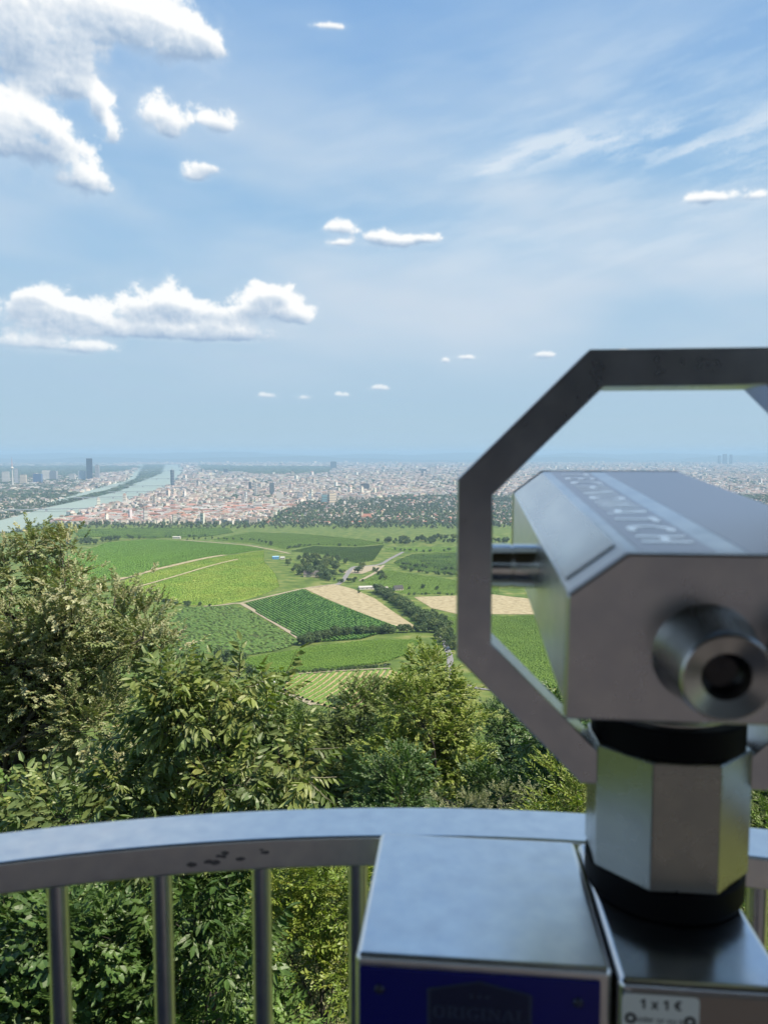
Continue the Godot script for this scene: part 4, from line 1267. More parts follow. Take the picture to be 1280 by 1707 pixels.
func city() -> void:
	M.window = mat(0.03, 0.035, 0.04, 0.3)
	M.band = mat(0.14, 0.15, 0.17, 0.4)
	M.roof_grey = mat(0.16, 0.16, 0.16, 0.8)
	M.city = leafy(0.8, 0.0)
	var white := mat(0.52, 0.50, 0.46, 0.8)
	var cream := mat(0.55, 0.47, 0.36, 0.8)
	var grey := mat(0.30, 0.31, 0.33, 0.7)
	var dark := mat(0.030, 0.040, 0.065, 0.35)
	var blue := mat(0.05, 0.11, 0.24, 0.4)
	var red_roof := mat(0.27, 0.125, 0.085, 0.85)
	var brown_roof := mat(0.15, 0.095, 0.07, 0.85)
	# plain, river and far hills
	var plain_m := ground_mat(0.008, 2600.0, [[0.0, lin(0.035, 0.055, 0.035)], [0.4, lin(0.06, 0.085, 0.045)], [0.6, lin(0.15, 0.15, 0.12)], [1.0, lin(0.26, 0.24, 0.20)]], 17, 6)
	var pv3 := PackedVector3Array()
	quad(pv3, Vector3(-34000, CITY_Y - 0.6, -3300), Vector3(34000, CITY_Y - 0.6, -3300), Vector3(34000, CITY_Y - 0.6, -42000), Vector3(-34000, CITY_Y - 0.6, -42000))
	var up := PackedVector3Array()
	for i in range(0, 6, 3): flip_check(up, pv3[i], pv3[i + 1], pv3[i + 2], Vector3.UP)
	tag(single("city_plain", soup(up), plain_m), "wide flat plain under the hazy city", "plain", "", "structure")
	var water := mat(0.245, 0.305, 0.27, 0.6)
	water.metallic_specular = 0.1
	var left := [-1760, 2500, -1700, 3159, -1750, 3513, -1883, 4221, -1961, 4874, -2152, 6139, -2604, 7938, -3424, 11562, -6186, 21244]
	var right := [-6036, 22499, -3345, 12723, -2017, 7186, -1721, 5434, -1615, 4635, -1586, 4084, -1528, 3614, -1480, 3298, -1440, 3000, -1420, 2500]
	var river := pv(left + right)
	var canal := pv([-1984, 4317, -2216, 5282, -2574, 6924, -2930, 8663, -4993, 15277, -6873, 21244, -7030, 22499, -3444, 10899, -2548, 7619, -2325, 6680, -2091, 5282])
	var arm := pv([-2400, 4780, -2346, 4938, -2240, 5230, -2200, 5260, -2270, 4950, -2330, 4760])
	for e in [[river, "river", "wide pale green river running past the island to the horizon"], [canal, "river_channel", "narrower river channel behind the long green island"], [arm, "river_arm", "short strip of water left of the island"]]:
		var wv := PackedVector3Array()
		var idx := Geometry2D.triangulate_polygon(e[0])
		for i in range(0, idx.size(), 3):
			var q := []
			for k in 3:
				var p: Vector2 = e[0][idx[i + k]]
				q.append(Vector3(p.x, CITY_Y + 0.9, -p.y))
			flip_check(wv, q[0], q[1], q[2], Vector3.UP)
		tag(single(e[1], soup(wv), water), e[2], "river", "", "structure")
	var ridge := FastNoiseLite.new()
	ridge.seed = 9
	ridge.frequency = 0.00016
	ridge.fractal_octaves = 4
	for e in [[31000.0, 150.0, 330.0, "low blue range of hills on the horizon"], [40000.0, 330.0, 380.0, "faint farthest range of hills above the horizon"]]:
		var hv := PackedVector3Array()
		for i in 120:
			var x0: float = lerpf(-34000, 34000, i / 120.0)
			var x1: float = lerpf(-34000, 34000, (i + 1) / 120.0)
			var h0: float = e[1] + e[2] * 0.5 * ridge.get_noise_2d(x0, e[0])
			var h1: float = e[1] + e[2] * 0.5 * ridge.get_noise_2d(x1, e[0])
			flip_check(hv, Vector3(x0, CITY_Y, -e[0] + 2500), Vector3(x1, CITY_Y, -e[0] + 2500), Vector3(x1, CITY_Y + h1, -e[0]), Vector3(0, 1, 1))
			flip_check(hv, Vector3(x0, CITY_Y, -e[0] + 2500), Vector3(x1, CITY_Y + h1, -e[0]), Vector3(x0, CITY_Y + h0, -e[0]), Vector3(0, 1, 1))
		tag(single("hills", soup(hv), mat(0.045, 0.06, 0.045, 0.95)), e[3], "hills", "", "structure")
	# landmarks
	var tv := thing("television_tower", "slim white television tower with a round pod and mast", "tower", Vector3(-3512, CITY_Y, -7186))
	part("shaft", lathe([Vector2(9, 0), Vector2(6.0, 90), Vector2(5.0, 150), Vector2(4.5, 172)], 14), white, tv)
	part("pod", lathe([Vector2(4.5, 160), Vector2(13, 166), Vector2(14, 172), Vector2(9, 180), Vector2(0, 184)], 18), white, tv)
	part("mast", lathe([Vector2(3.5, 182), Vector2(2.5, 225), Vector2(1.2, 262), Vector2(0.4, 275), Vector2(0, 275)], 8), mat(0.5, 0.3, 0.28), tv)
	var dc := thing("skyscraper", "tallest dark blue skyscraper beside the river channel", "skyscraper", Vector3(-3433, CITY_Y, -8865), 0.3)
	var dcv := PackedVector3Array()
	box(dcv, Vector3(0, 125, 0), Vector3(62, 250, 34))
	box(dcv, Vector3(5, 122, 9), Vector3(60, 244, 30))
	part("shaft", soup(dcv), dark, dc)
	part("roof", soup(PackedVector3Array([Vector3(-31, 250.2, -17), Vector3(31, 250.2, -17), Vector3(31, 250.2, 17), Vector3(-31, 250.2, -17), Vector3(31, 250.2, 17), Vector3(-31, 250.2, 17)])), M.roof_grey, dc)
	for k in 8:
		var b := PackedVector3Array()
		box(b, Vector3(2.5, 20 + k * 30, 3), Vector3(65, 2.0, 46))
		part("floor_band", soup(b), blue, dc)
	var mil := thing("round_tower", "dark round glass tower on the near river bank", "tower", Vector3(-1927, CITY_Y, -6924))
	part("shaft", lathe([Vector2(17, 0), Vector2(17, 152), Vector2(13, 158), Vector2(0, 158)], 20), mat(0.07, 0.09, 0.12, 0.3), mil)
	part("mast", lathe([Vector2(1.5, 158), Vector2(0.8, 185), Vector2(0, 185)], 6), grey, mil)
	for k in 6:
		part("floor_band", lathe([Vector2(17.2, 14 + k * 24), Vector2(17.2, 17 + k * 24)], 20), grey, mil)
	tower("podium_building", "long low grey building at the foot of the round glass tower", -1695, 6300, Vector3(204, 24, 60), grey, 0.1, "building")
	tower("office_tower", "white office block at the far side of the river left of the television tower", -4034, 8108, Vector3(68, 112, 34), white, 0.2)
	tower("office_tower", "grey slab tower right behind the television tower", -3840, 7938, Vector3(36, 148, 30), grey, 0.4)
	tower("office_tower", "low cream office block right of the television tower", -3688, 7775, Vector3(58, 88, 34), cream, 0.1)
	tower("office_tower", "white office block next to the blue one", -3690, 8050, Vector3(46, 98, 30), white, -0.2)
	tower("office_tower", "bright blue glass office block across the river", -3614, 7938, Vector3(82, 92, 40), blue, 0.0)
	tower("office_tower", "broad white office block behind the blue one", -3937, 8865, Vector3(86, 110, 40), white, 0.25)
	tower("office_tower", "pale grey office block right of the broad white one", -3846, 8865, Vector3(76, 103, 40), grey, -0.15)
	tower("office_tower", "small white block between the office blocks and the skyscraper", -3629, 8865, Vector3(60, 70, 40), white, 0.0)
	tower("office_tower", "pale glass block left of the skyscraper", -3534, 8900, Vector3(80, 102, 40), mat(0.40, 0.48, 0.52, 0.4), 0.1)
	tower("office_tower", "pale grey tower right behind the skyscraper", -3420, 9077, Vector3(44, 168, 36), grey, 0.15)
	tower("apartment_tower", "dark narrow tower in the middle of the red roofed quarter", -1083, 6139, Vector3(18, 73, 20), dark)
	tower("apartment_tower", "white chimney like tower beside the dark narrow one", -918, 5434, Vector3(15, 95, 18), white)
	tower("office_tower", "dark leaning glass tower above the railway halls", -826, 5595, Vector3(29, 88, 24), mat(0.08, 0.11, 0.13, 0.3), 0.4)
	tower("apartment_tower", "grey apartment tower with a flat roof above the tree belt", -540, 4874, Vector3(30, 50, 22), grey, 0.3)
	tower("apartment_tower", "narrow pale blue apartment tower next to the grey one", -471, 4812, Vector3(18, 50, 18), mat(0.42, 0.5, 0.54, 0.5), 0.1)
	tower("apartment_tower", "cream slab tower with a shaded end right of the glass block", -316, 4579, Vector3(44, 64, 30), cream, 0.55)
	tower("office_tower", "teal glass block in front of the cream slab tower", -363, 4640, Vector3(36, 52, 28), mat(0.20, 0.34, 0.36, 0.35), 0.2)
	tower("factory_hall", "large white windowless hall before the leaning tower", -687, 4128, Vector3(46, 38, 40), white, 0.15, "hall")
	tower("office_tower", "far dark cluster tower on the edge of the riverside forest", -1013, 15277, Vector3(120, 150, 60), dark)
	tower("office_tower", "small dark block at the far end of the long white hall", -2402, 11562, Vector3(60, 73, 40), dark)
	tower("factory_hall", "long white hall on the edge of the riverside forest", -2300, 11700, Vector3(240, 34, 80), white, 0.0, "hall")
	tower("hospital_tower", "dark square hospital tower standing alone in the old city", -155, 6139, Vector3(52, 62, 44), mat(0.045, 0.05, 0.065, 0.4), 0.35)
	tower("office_tower", "far grey office block in the middle of the old city", 585, 11221, Vector3(70, 80, 50), dark, 0.2)
	tower("office_tower", "far white office tower beside the grey block", 689, 10899, Vector3(60, 112, 40), white, 0.1)
	for e in [[-190, -20, 262, "left and lowest of the dark twin towers on the horizon hill"], [0, 0, 303, "tallest dark tower on the horizon hill"], [200, 10, 285, "slim right tower on the horizon hill"]]:
		tower("skyscraper", e[3], 9843 + e[0] * 0.9, 22000 + e[1], Vector3(110.0 if e[0] == 0 else 60.0, e[2], 50), dark, 0.2, "skyscraper")
	var sail := thing("sail_building", "white building with a curved sail shaped end wall", "building", Vector3(-664, CITY_Y, -4874), 0.2)
	var sv := PackedVector3Array()
	var arc := PackedVector2Array([Vector2(-27, 0), Vector2(27, 0), Vector2(24, 18), Vector2(17, 34), Vector2(6, 48), Vector2(-8, 57), Vector2(-27, 57)])
	part("wall", extrude(arc, 1.0, -12, 12, 0.3), white, sail)
	part("roof", soup(sv if sv.size() else PackedVector3Array([Vector3(-26, 57.3, -11), Vector3(-9, 57.3, -11), Vector3(-9, 57.3, 11), Vector3(-26, 57.3, -11), Vector3(-9, 57.3, 11), Vector3(-26, 57.3, 11)])), grey, sail)
	var church := thing("church", "church with a steep red roof and pointed steeple among the trees", "church", Vector3(-83, ter(-83, 3481), -3481), 0.25)
	var cv := PackedVector3Array()
	box(cv, Vector3(0, 7, 0), Vector3(46, 14, 18))
	part("nave", soup(cv), cream, church)
	var rv := PackedVector3Array()
	for e in [-1.0, 1.0]:
		flip_check(rv, Vector3(-24, 13.5, e * 10.5), Vector3(24, 13.5, e * 10.5), Vector3(24, 27, 0), Vector3(0, 1, e))
		flip_check(rv, Vector3(-24, 13.5, e * 10.5), Vector3(24, 27, 0), Vector3(-24, 27, 0), Vector3(0, 1, e))
		flip_check(rv, Vector3(e * 24, 13.5, -10.5), Vector3(e * 24, 13.5, 10.5), Vector3(e * 24, 27, 0), Vector3(e, 0, 0))
	part("roof", soup(rv), red_roof, church)
	var st := PackedVector3Array()
	box(st, Vector3(-19, 18, 2), Vector3(9, 36, 9))
	part("steeple", soup(st), cream, church)
	part("spire", lathe([Vector2(6.2, 36), Vector2(0, 60)], 4), brown_roof, church, Vector3(-19, 0, 2))
	# bridges
	for e in [[-1914, 3894, -1489, 4040, "nearest road bridge over the river"], [-2020, 5003, -1700, 5139, "second bridge over the river"], [-2076, 5765, -1790, 5870, "third bridge over the river"], [-2558, 6739, -1960, 6930, "long bridge crossing both river arms before the round tower"], [-2837, 8865, -2390, 9077, "bridge behind the round tower"], [-4313, 13163, -3500, 13700, "farthest bridge over the river"]]:
		var a := Vector3(e[0], CITY_Y, -e[1])
		var b := Vector3(e[2], CITY_Y, -e[3])
		var o := thing("bridge", e[4], "bridge", (a + b) * 0.5, 0.0)
		var dir := (b - a).normalized()
		o.basis = Basis(dir, Vector3.UP, dir.cross(Vector3.UP))
		var L := a.distance_to(b)
		var dk := PackedVector3Array()
		box(dk, Vector3(0, 14, 0), Vector3(L * 1.15, 4.5, 20))
		part("deck", soup(dk), mat(0.22, 0.25, 0.26, 0.8), o)
		for k in 4:
			var pr := PackedVector3Array()
			box(pr, Vector3((k - 1.5) * L * 0.27, 5.8, 0), Vector3(9, 11.7, 17))
			part("pier", soup(pr), grey, o)
	# single buildings in the vineyards
	var hut_wall := mat(0.42, 0.38, 0.30, 0.9)
	gable_house("farmhouse", "old farmhouse with a grey-brown roof in front of the grove", -128, 1322, Vector3(26, 5, 11), 0.05, mat(0.45, 0.40, 0.28), mat(0.10, 0.09, 0.085), 6.0)
	gable_house("barn", "dark roofed barn at the end of the village buildings", 22, 1178, Vector3(15, 4, 9), 0.5, hut_wall, mat(0.045, 0.045, 0.045), 4.5)
	gable_house("village_house", "pale village building with a light flat roof below the road", -28, 1190, Vector3(24, 4, 12), 0.2, white, mat(0.42, 0.41, 0.38), 1.2)
	gable_house("village_house", "low stone building between the pale one and the barn", -4, 1182, Vector3(20, 3.4, 10), 0.35, hut_wall, mat(0.30, 0.28, 0.24), 1.6)
	gable_house("shed", "small white shed beside the road above the smooth vineyard", -604, 2202, Vector3(22, 6, 9), 0.0, white, white, 1.0)
	gable_house("shed", "blue roofed shed at the edge of the grove", -226, 1571, Vector3(13, 5, 8), 0.3, mat(0.10, 0.28, 0.50), mat(0.20, 0.38, 0.55), 1.5)
	gable_house("shed", "white walled shed next to the blue roofed one", -212, 1575, Vector3(9, 4, 7), 0.1, white, mat(0.45, 0.45, 0.42), 1.5)
	gable_house("hut", "dark wooden hut beside the gravel track", -83, 508, Vector3(7.5, 2.3, 4.5), 0.25, mat(0.09, 0.06, 0.045), mat(0.13, 0.12, 0.11), 1.0)
	gable_house("hut", "small pale hut right of the wooden one", -76.5, 511, Vector3(3.0, 2.6, 3.0), 0.1, mat(0.34, 0.34, 0.33), mat(0.40, 0.40, 0.40), 0.5)
	var pole := thing("lamp_post", "thin lamp post above the nearest vineyard", "lamp post", at(0.5, 556))
	part("post", lathe([Vector2(0.14, 0), Vector2(0.09, 9), Vector2(0, 9)], 8), grey, pole)
	var arm_v := PackedVector3Array()
	box(arm_v, Vector3(0.7, 9.0, 0), Vector3(1.6, 0.14, 0.14))
	part("arm", soup(arm_v), grey, pole)
	for e in [[61, 704, "white parked car on the lane beside the yoke", 0.65], [58, 690, "dark parked car behind the white one on the lane", 0.03]]:
		var car := thing("parked_car", e[2], "car", at(e[0], e[1], 0.5), 1.2)
		var cb := extrude(PackedVector2Array([Vector2(-2.2, 0.35), Vector2(2.2, 0.35), Vector2(2.2, 0.8), Vector2(1.2, 0.95), Vector2(0.6, 1.45), Vector2(-1.3, 1.45), Vector2(-2.1, 0.95)]), 0.08, -0.85, 0.85, 0.08)
		part("body", cb, mat(e[3], e[3], e[3], 0.3), car)
		var gv := PackedVector3Array()
		box(gv, Vector3(-0.35, 1.2, 0), Vector3(1.7, 0.34, 1.74))
		part("window", soup(gv), M.window, car)
		for sx in [-1.4, 1.4]:
			for sz in [-0.8, 0.8]:
				part("wheel", lathe([Vector2(0, -0.1), Vector2(0.33, -0.1), Vector2(0.33, 0.1), Vector2(0, 0.1)], 12), M.rubber, car, Vector3(sx, 0.33, sz), Basis(Vector3.RIGHT, PI / 2))
	fill_city(river, canal, arm, white, cream, red_roof, brown_roof)

func fill_city(river: PackedVector2Array, canal: PackedVector2Array, arm: PackedVector2Array, white: Material, cream: Material, red_roof: Material, brown_roof: Material) -> void:
	var wl := Color(0.62, 0.585, 0.51)
	var blocks := [
		unit_block(Color(0.30, 0.20, 0.16), wl, 0.20, false, 1), unit_block(Color(0.30, 0.26, 0.235), wl, 0.20, false, 2), unit_block(Color(0.48, 0.47, 0.45), Color(0.56, 0.54, 0.50), 0.0, false, 3),
		unit_block(Color(0.30, 0.24, 0.20), wl, 0.16, true, 4), unit_block(Color(0.36, 0.36, 0.37), Color(0.58, 0.56, 0.52), 0.0, false, 5), unit_block(Color(0.31, 0.16, 0.115), Color(0.50, 0.42, 0.33), 0.35, false, 6)]
	var sets := []
	var tint := []
	for b in blocks:
		sets.append([])
		tint.append(PackedColorArray())
	var tx := []
	var tc := PackedColorArray()
	var r := RandomNumberGenerator.new()
	r.seed = 2024
	var quarter := FastNoiseLite.new()
	quarter.seed = 3
	quarter.frequency = 0.0007
	var green := FastNoiseLite.new()
	green.seed = 8
	green.frequency = 0.0011
	green.fractal_octaves = 3
	var island := pv([-1961, 4874, -2152, 6139, -2604, 7938, -3424, 11562, -6186, 21244, -6873, 21244, -3444, 10899, -2548, 7619, -2325, 6680, -2091, 5282, -1984, 4317, -1883, 4221])
	var forest := pv([-5197, 21244, -3620, 19112, -1149, 18199, -868, 11562, -1722, 10899, -2430, 12311, -3337, 13635])
	var halls := pv([-1500, 3330, -1424, 4084, -1000, 4500, -500, 4400, -560, 3900, -1126, 3200])
	var wood_l := pv([-9000, 9600, -4600, 9600, -4300, 12500, -6000, 19000, -12000, 19000])
	var d := 2750.0
	var houses := []
	while d < 27000.0:
		var c := maxf(30.0, d * 0.0082)
		var x := -0.60 * d - 200.0
		while x < 0.60 * d + 200.0:
			x += c
			var p := Vector2(x + r.randf_range(-0.3, 0.3) * c, d + r.randf_range(-0.3, 0.3) * c)
			if Geometry2D.is_point_in_polygon(p, river) or Geometry2D.is_point_in_polygon(p, canal) or Geometry2D.is_point_in_polygon(p, arm): continue
			var y := ter(p.x, p.y)
			var veg := green.get_noise_2d(p.x, p.y)
			var kind := "city"
			if Geometry2D.is_point_in_polygon(p, island) or Geometry2D.is_point_in_polygon(p, forest) or Geometry2D.is_point_in_polygon(p, wood_l): kind = "wood"
			elif Geometry2D.is_point_in_polygon(p, halls): kind = "halls"
			elif p.y < 3080.0 and p.x > -1300.0: kind = "edge"
			elif p.y < 3300.0 and p.x < -1250.0: kind = "bank"
			elif p.y < 4700.0 + clampf(p.x + 520.0, 0.0, 900.0) * 0.8 and p.x > -520.0: kind = "villas"
			elif p.x < -1600.0 and p.x < river[3].x - (p.y - 4221.0) * 0.33: kind = "north"
			if kind == "edge" and p.y < 2900.0 and absf(p.x) < 1300.0 and r.randf() < 0.35: continue
			var trees := 0
			var built := false
			match kind:
				"wood": trees = 2
				"bank": trees = 1 if p.x > -1480.0 and r.randf() < 0.5 else 0
				"edge":
					trees = 1 if r.randf() < 0.85 else 0
				"villas":
					built = r.randf() < 0.40 - veg * 0.5
					trees = 2 if r.randf() < 0.75 + veg else 1
				"halls":
					built = r.randf() < 0.85
					trees = 1 if r.randf() < 0.34 else 0
				"north":
					built = r.randf() < (0.52 if p.y > 5600.0 else 0.28) - veg * 0.4
					trees = 2 if p.y < 6200.0 and r.randf() < 0.6 else 1 if r.randf() < 0.6 + veg * 0.6 else 0
				_:
					built = r.randf() < 0.82 - maxf(veg, 0.0) * 1.3
					trees = 1 if r.randf() < 0.42 + maxf(veg, 0.0) * 1.8 else 0
			var turn := snappedf(quarter.get_noise_2d(p.x, p.y) * 3.0, 0.45) + (PI / 2 if r.randf() < 0.4 else 0.0) + r.randf_range(-0.06, 0.06)
			if built:
				var s := Vector3(c * r.randf_range(0.55, 1.0), r.randf_range(13, 24), c * r.randf_range(0.30, 0.48))
				var w := r.randf()
				var k := 0
				if kind == "city":
					k = 0 if w < 0.30 else 1 if w < 0.50 else 2 if w < 0.68 else 3 if w < 0.88 else 4
					if k == 3: s.z = s.x * r.randf_range(0.7, 1.0)
					if r.randf() < 0.02: s = Vector3(c * 0.5, r.randf_range(35, 60), c * 0.35)
				elif kind == "halls":
					k = 2 if w < 0.46 else 5 if w < 0.74 else 1 if w < 0.85 else 4
					s = Vector3(c * r.randf_range(0.9, 1.9), r.randf_range(7, 14), c * r.randf_range(0.4, 0.7))
					turn = 0.32 + r.randf_range(-0.04, 0.04)
				elif kind == "villas":
					s = Vector3(r.randf_range(10, 20), r.randf_range(6, 11), r.randf_range(9, 13)) * (1.0 if d < 4200 else 1.2)
					k = 0 if w < 0.35 else 1 if w < 0.6 else 5 if w < 0.75 else 2
					turn = r.randf_range(0, PI)
				elif kind == "north":
					s.y = r.randf_range(6, 14)
					k = 0 if w < 0.3 else 1 if w < 0.55 else 2 if w < 0.85 else 4
				if d > 14000.0: s.y *= 1.3
				if d < 4300.0 and kind != "city" and houses.size() < 290:
					houses.append([p, s, turn, k, kind])
				else:
					var bs := Basis(Vector3.UP, turn).scaled_local(Vector3(s.x, s.y, s.z))
					sets[k].append(Transform3D(bs, Vector3(p.x, y - 0.5, -p.y)))
					var b := r.randf_range(0.55, 1.30)
					tint[k].append(Color(b * r.randf_range(0.94, 1.08), b * r.randf_range(0.95, 1.03), b * r.randf_range(0.9, 1.05)))
			for t in trees:
				var q := p + Vector2(r.randf_range(-0.5, 0.5), r.randf_range(-0.5, 0.5)) * c
				if Geometry2D.is_point_in_polygon(q, river): continue
				var h := r.randf_range(8, 15)
				var wd := h * r.randf_range(0.45, 0.65)
				if d > 5000.0:
					wd = c * r.randf_range(0.28, 0.55)
					if kind == "wood": wd = c * 0.75
				tx.append(Transform3D(Basis(Vector3.UP, r.randf_range(0, TAU)).scaled_local(Vector3(wd, h * 0.62, wd)), Vector3(q.x, ter(q.x, q.y) - 0.5, -q.y)))
				var b2 := r.randf_range(0.75, 1.3)
				tc.append(Color(0.078 * b2 * r.randf_range(0.8, 1.4), 0.122 * b2, 0.054 * b2))
		d += c * 0.95
	# the houses nearest the vineyards stand singly
	var proto := {}
	for h in houses:
		var k: int = h[3]
		var s: Vector3 = h[1]
		var key := "%d" % k
		var label: String = "pale hall or works building with a long roof beyond the vineyards" if h[4] == "halls" else "pale house with a pitched roof among the trees behind the vineyards"
		var grp: String = "works buildings beyond the vineyards" if h[4] == "halls" else "houses among the trees behind the vineyards"
		if k == 2 or k == 4:
			label = "flat roofed light hall beyond the vineyards" if h[4] == "halls" else "flat roofed white house among the trees behind the vineyards"
			grp = "flat roofed halls beyond the vineyards" if h[4] == "halls" else "flat roofed houses behind the vineyards"
		if not (k == 2 or k == 4): label = label.replace("pale ", "red roofed pale " if k == 5 or k == 0 else "brown roofed pale ")
		var o := thing("house", label, "house", at(h[0].x, h[0].y, -0.5), h[2], grp)
		if not proto.has(key):
			var w := PackedVector3Array()
			box(w, Vector3(0, 0.5, 0), Vector3(1, 1, 1))
			var rf := PackedVector3Array()
			if k == 2 or k == 4:
				box(rf, Vector3(0, 1.02, 0), Vector3(1.02, 0.05, 1.03))
			else:
				for e in [-1.0, 1.0]:
					flip_check(rf, Vector3(-0.53, 0.97, e * 0.57), Vector3(0.53, 0.97, e * 0.57), Vector3(0.32, 1.42, 0), Vector3(0, 1, e))
					flip_check(rf, Vector3(-0.53, 0.97, e * 0.57), Vector3(0.32, 1.42, 0), Vector3(-0.32, 1.42, 0), Vector3(0, 1, e))
					flip_check(rf, Vector3(e * 0.53, 0.97, -0.57), Vector3(e * 0.53, 0.97, 0.57), Vector3(e * 0.32, 1.42, 0), Vector3(e, 1, 0))
			proto[key] = [soup(w), soup(rf)]
		var wm: MeshInstance3D = part("wall", proto[key][0], white if r.randf() < 0.6 else cream, o)
		wm.scale = s
		var rm: MeshInstance3D = part("roof", proto[key][1], M.roof_light if k == 2 else M.roof_grey if k == 4 else red_roof if k == 5 or k == 0 else brown_roof, o)
		rm.scale = s
	var town := thing("city_buildings", "countless pale city buildings with red and grey roofs stretching to the horizon", "city")
	town.set_meta("kind", "stuff")
	for k in blocks.size(): many("buildings", blocks[k], M.city, sets[k], tint[k], town)
	many("city_trees", clump_crown(5, 70, 1.7, 0.26, 4, Color(1, 1, 1)), M.far_leaf, tx, tc, self)
	tag(get_node("city_trees"), "green tree cover between the city buildings and along the river", "trees", "", "stuff")

# ------------------------------------------------------------------ trees by the lookout
func lump_list(d: float, flat: Array, deep: float, seed_: int) -> Array:
	var r := RandomNumberGenerator.new()
	r.seed = seed_
	var out := []
	for i in range(0, flat.size(), 3):
		var q: float = flat[i + 2]
		out.append([flat[i], flat[i + 1], d + r.randf_range(-1, 1) * deep, q])
	return out

func foreground() -> void:
	var oak_sprig := sprig(13, 0.15, 0.049, 0.029, 0.15, 3, 0.36)
	var cherry_sprig := sprig(11, 0.21, 0.072, 0.028, 0.65, 5, 0.28, 0.34)
	var fine_sprig := sprig(12, 0.18, 0.048, 0.023, 0.1, 7, 0.28)
	var broad_sprig := sprig(10, 0.15, 0.056, 0.036, 0.3, 9, 0.30, 0.18)
	var far_sprig := sprig(12, 0.50, 0.17, 0.085, 0.15, 12, 0.28)
	var fern_sprig := sprig(17, 0.34, 0.075, 0.022, 0.2, 15, 0.2)
	var olive := [Color(0.215, 0.265, 0.115), Color(0.31, 0.345, 0.18), Color(0.16, 0.205, 0.08), Color(0.38, 0.38, 0.235)]
	var cherry := [Color(0.12, 0.175, 0.062), Color(0.165, 0.225, 0.085), Color(0.09, 0.14, 0.05), Color(0.25, 0.30, 0.085)]
	var fresh := [Color(0.080, 0.152, 0.032), Color(0.112, 0.200, 0.042), Color(0.061, 0.120, 0.029)]
	var deep := [Color(0.052, 0.105, 0.030), Color(0.072, 0.140, 0.038), Color(0.095, 0.165, 0.045)]
	var lime := [Color(0.192, 0.272, 0.040), Color(0.144, 0.224, 0.038), Color(0.240, 0.288, 0.056)]
	var silver := [Color(0.192, 0.224, 0.112), Color(0.256, 0.272, 0.144), Color(0.144, 0.184, 0.080)]
	plant("oak_tree", "large olive green oak with small leaves and dark limbs left of the railing", "tree", at(-6.6, 12.0),
		lump_list(11.0, [-5.15, -0.42, 0.58, -4.55, -0.85, 0.52, -3.85, -1.02, 0.48, -3.35, -0.95, 0.24, -3.30, -1.25, 0.25, -4.0, -0.62, 0.22, -5.3, -1.25, 0.85, -4.34, -1.52, 0.72, -3.6, -1.38, 0.36, -5.62, -2.52, 0.93, -4.72, -2.43, 0.73, -5.48, -3.53, 0.78, -6.44, -0.98, 1.07, -6.23, -2.33, 1.07, -4.98, 0.18, 0.10, -5.47, 0.20, 0.12, -4.2, -0.30, 0.10, -4.0, -2.15, 0.58, -4.57, -3.34, 0.68, -6.0, -0.25, 0.42, -5.75, 0.0, 0.22, -6.5, -0.3, 0.6, -7.3, -1.6, 1.1, -5.2, -4.3, 0.8, -6.2, -4.2, 0.9], 1.0, 4),
		{"seed": 1, "trunk": 0.15, "k": 46.0, "ns": 24, "cr": 0.23, "size": 1.0, "lift": 0.15, "sprig": oak_sprig, "mat": M.leaf, "tones": olive})
	plant("cherry_tree", "wild cherry with long drooping glossy leaves just behind the railing", "tree", at(-1.5, 6.6),
		lump_list(6.0, [-1.62, -0.40, 0.19, -1.24, -0.34, 0.15, -1.02, -0.55, 0.15, -1.44, -0.65, 0.28, -1.85, -0.68, 0.22, -0.85, -0.86, 0.15, -1.15, -0.92, 0.22, -0.66, -0.93, 0.05, -1.62, -1.05, 0.30, -2.1, -1.05, 0.24, -2.45, -1.25, 0.24, -1.74, -0.25, 0.08, -2.84, -1.3, 0.24, -1.08, -1.2, 0.19, -1.6, -1.5, 0.35, -2.2, -1.6, 0.35], 0.35, 7),
		{"seed": 2, "trunk": 0.045, "k": 120.0, "ns": 9, "cr": 0.13, "size": 1.0, "lift": 0.1, "sprig": cherry_sprig, "mat": M.leaf, "tones": cherry})
	plant("young_tree", "yellow-green leafy tree standing highest in the middle of the slope", "tree", at(1.8, 32.0),
		lump_list(32.0, [1.93, -7.86, 0.95, 1.03, -8.92, 1.2, 2.72, -9.18, 1.0, 3.45, -9.98, 0.72, 2.08, -10.64, 1.56, 0.39, -10.51, 1.2, 1.56, -12.38, 1.7, -0.52, -12.25, 1.2, 3.12, -11.71, 1.1, 1.0, -14.2, 1.5, 2.6, -14.0, 1.4], 1.4, 9),
		{"seed": 3, "trunk": 0.16, "k": 18.0, "ns": 18, "cr": 0.38, "size": 0.72, "lift": 0.25, "sprig": far_sprig, "mat": M.leaf, "tones": [Color(0.22, 0.29, 0.06), Color(0.17, 0.24, 0.05), Color(0.28, 0.33, 0.08)]})
	plant("broadleaf_tree", "olive green tree left of the yellow-green one on the slope", "tree", at(-1.5, 38.0),
		lump_list(38.0, [-1.23, -11.52, 1.3, -2.47, -13.1, 1.45, 0.0, -11.5, 0.95, -1.55, -14.68, 2.0, -3.1, -15.16, 1.6, 0.2, -15.5, 1.8], 1.6, 11),
		{"seed": 4, "trunk": 0.2, "k": 16.0, "ns": 18, "cr": 0.42, "size": 0.72, "lift": 0.2, "sprig": far_sprig, "mat": M.leaf, "tones": [Color(0.125, 0.175, 0.045), Color(0.165, 0.21, 0.06), Color(0.10, 0.145, 0.04)]})
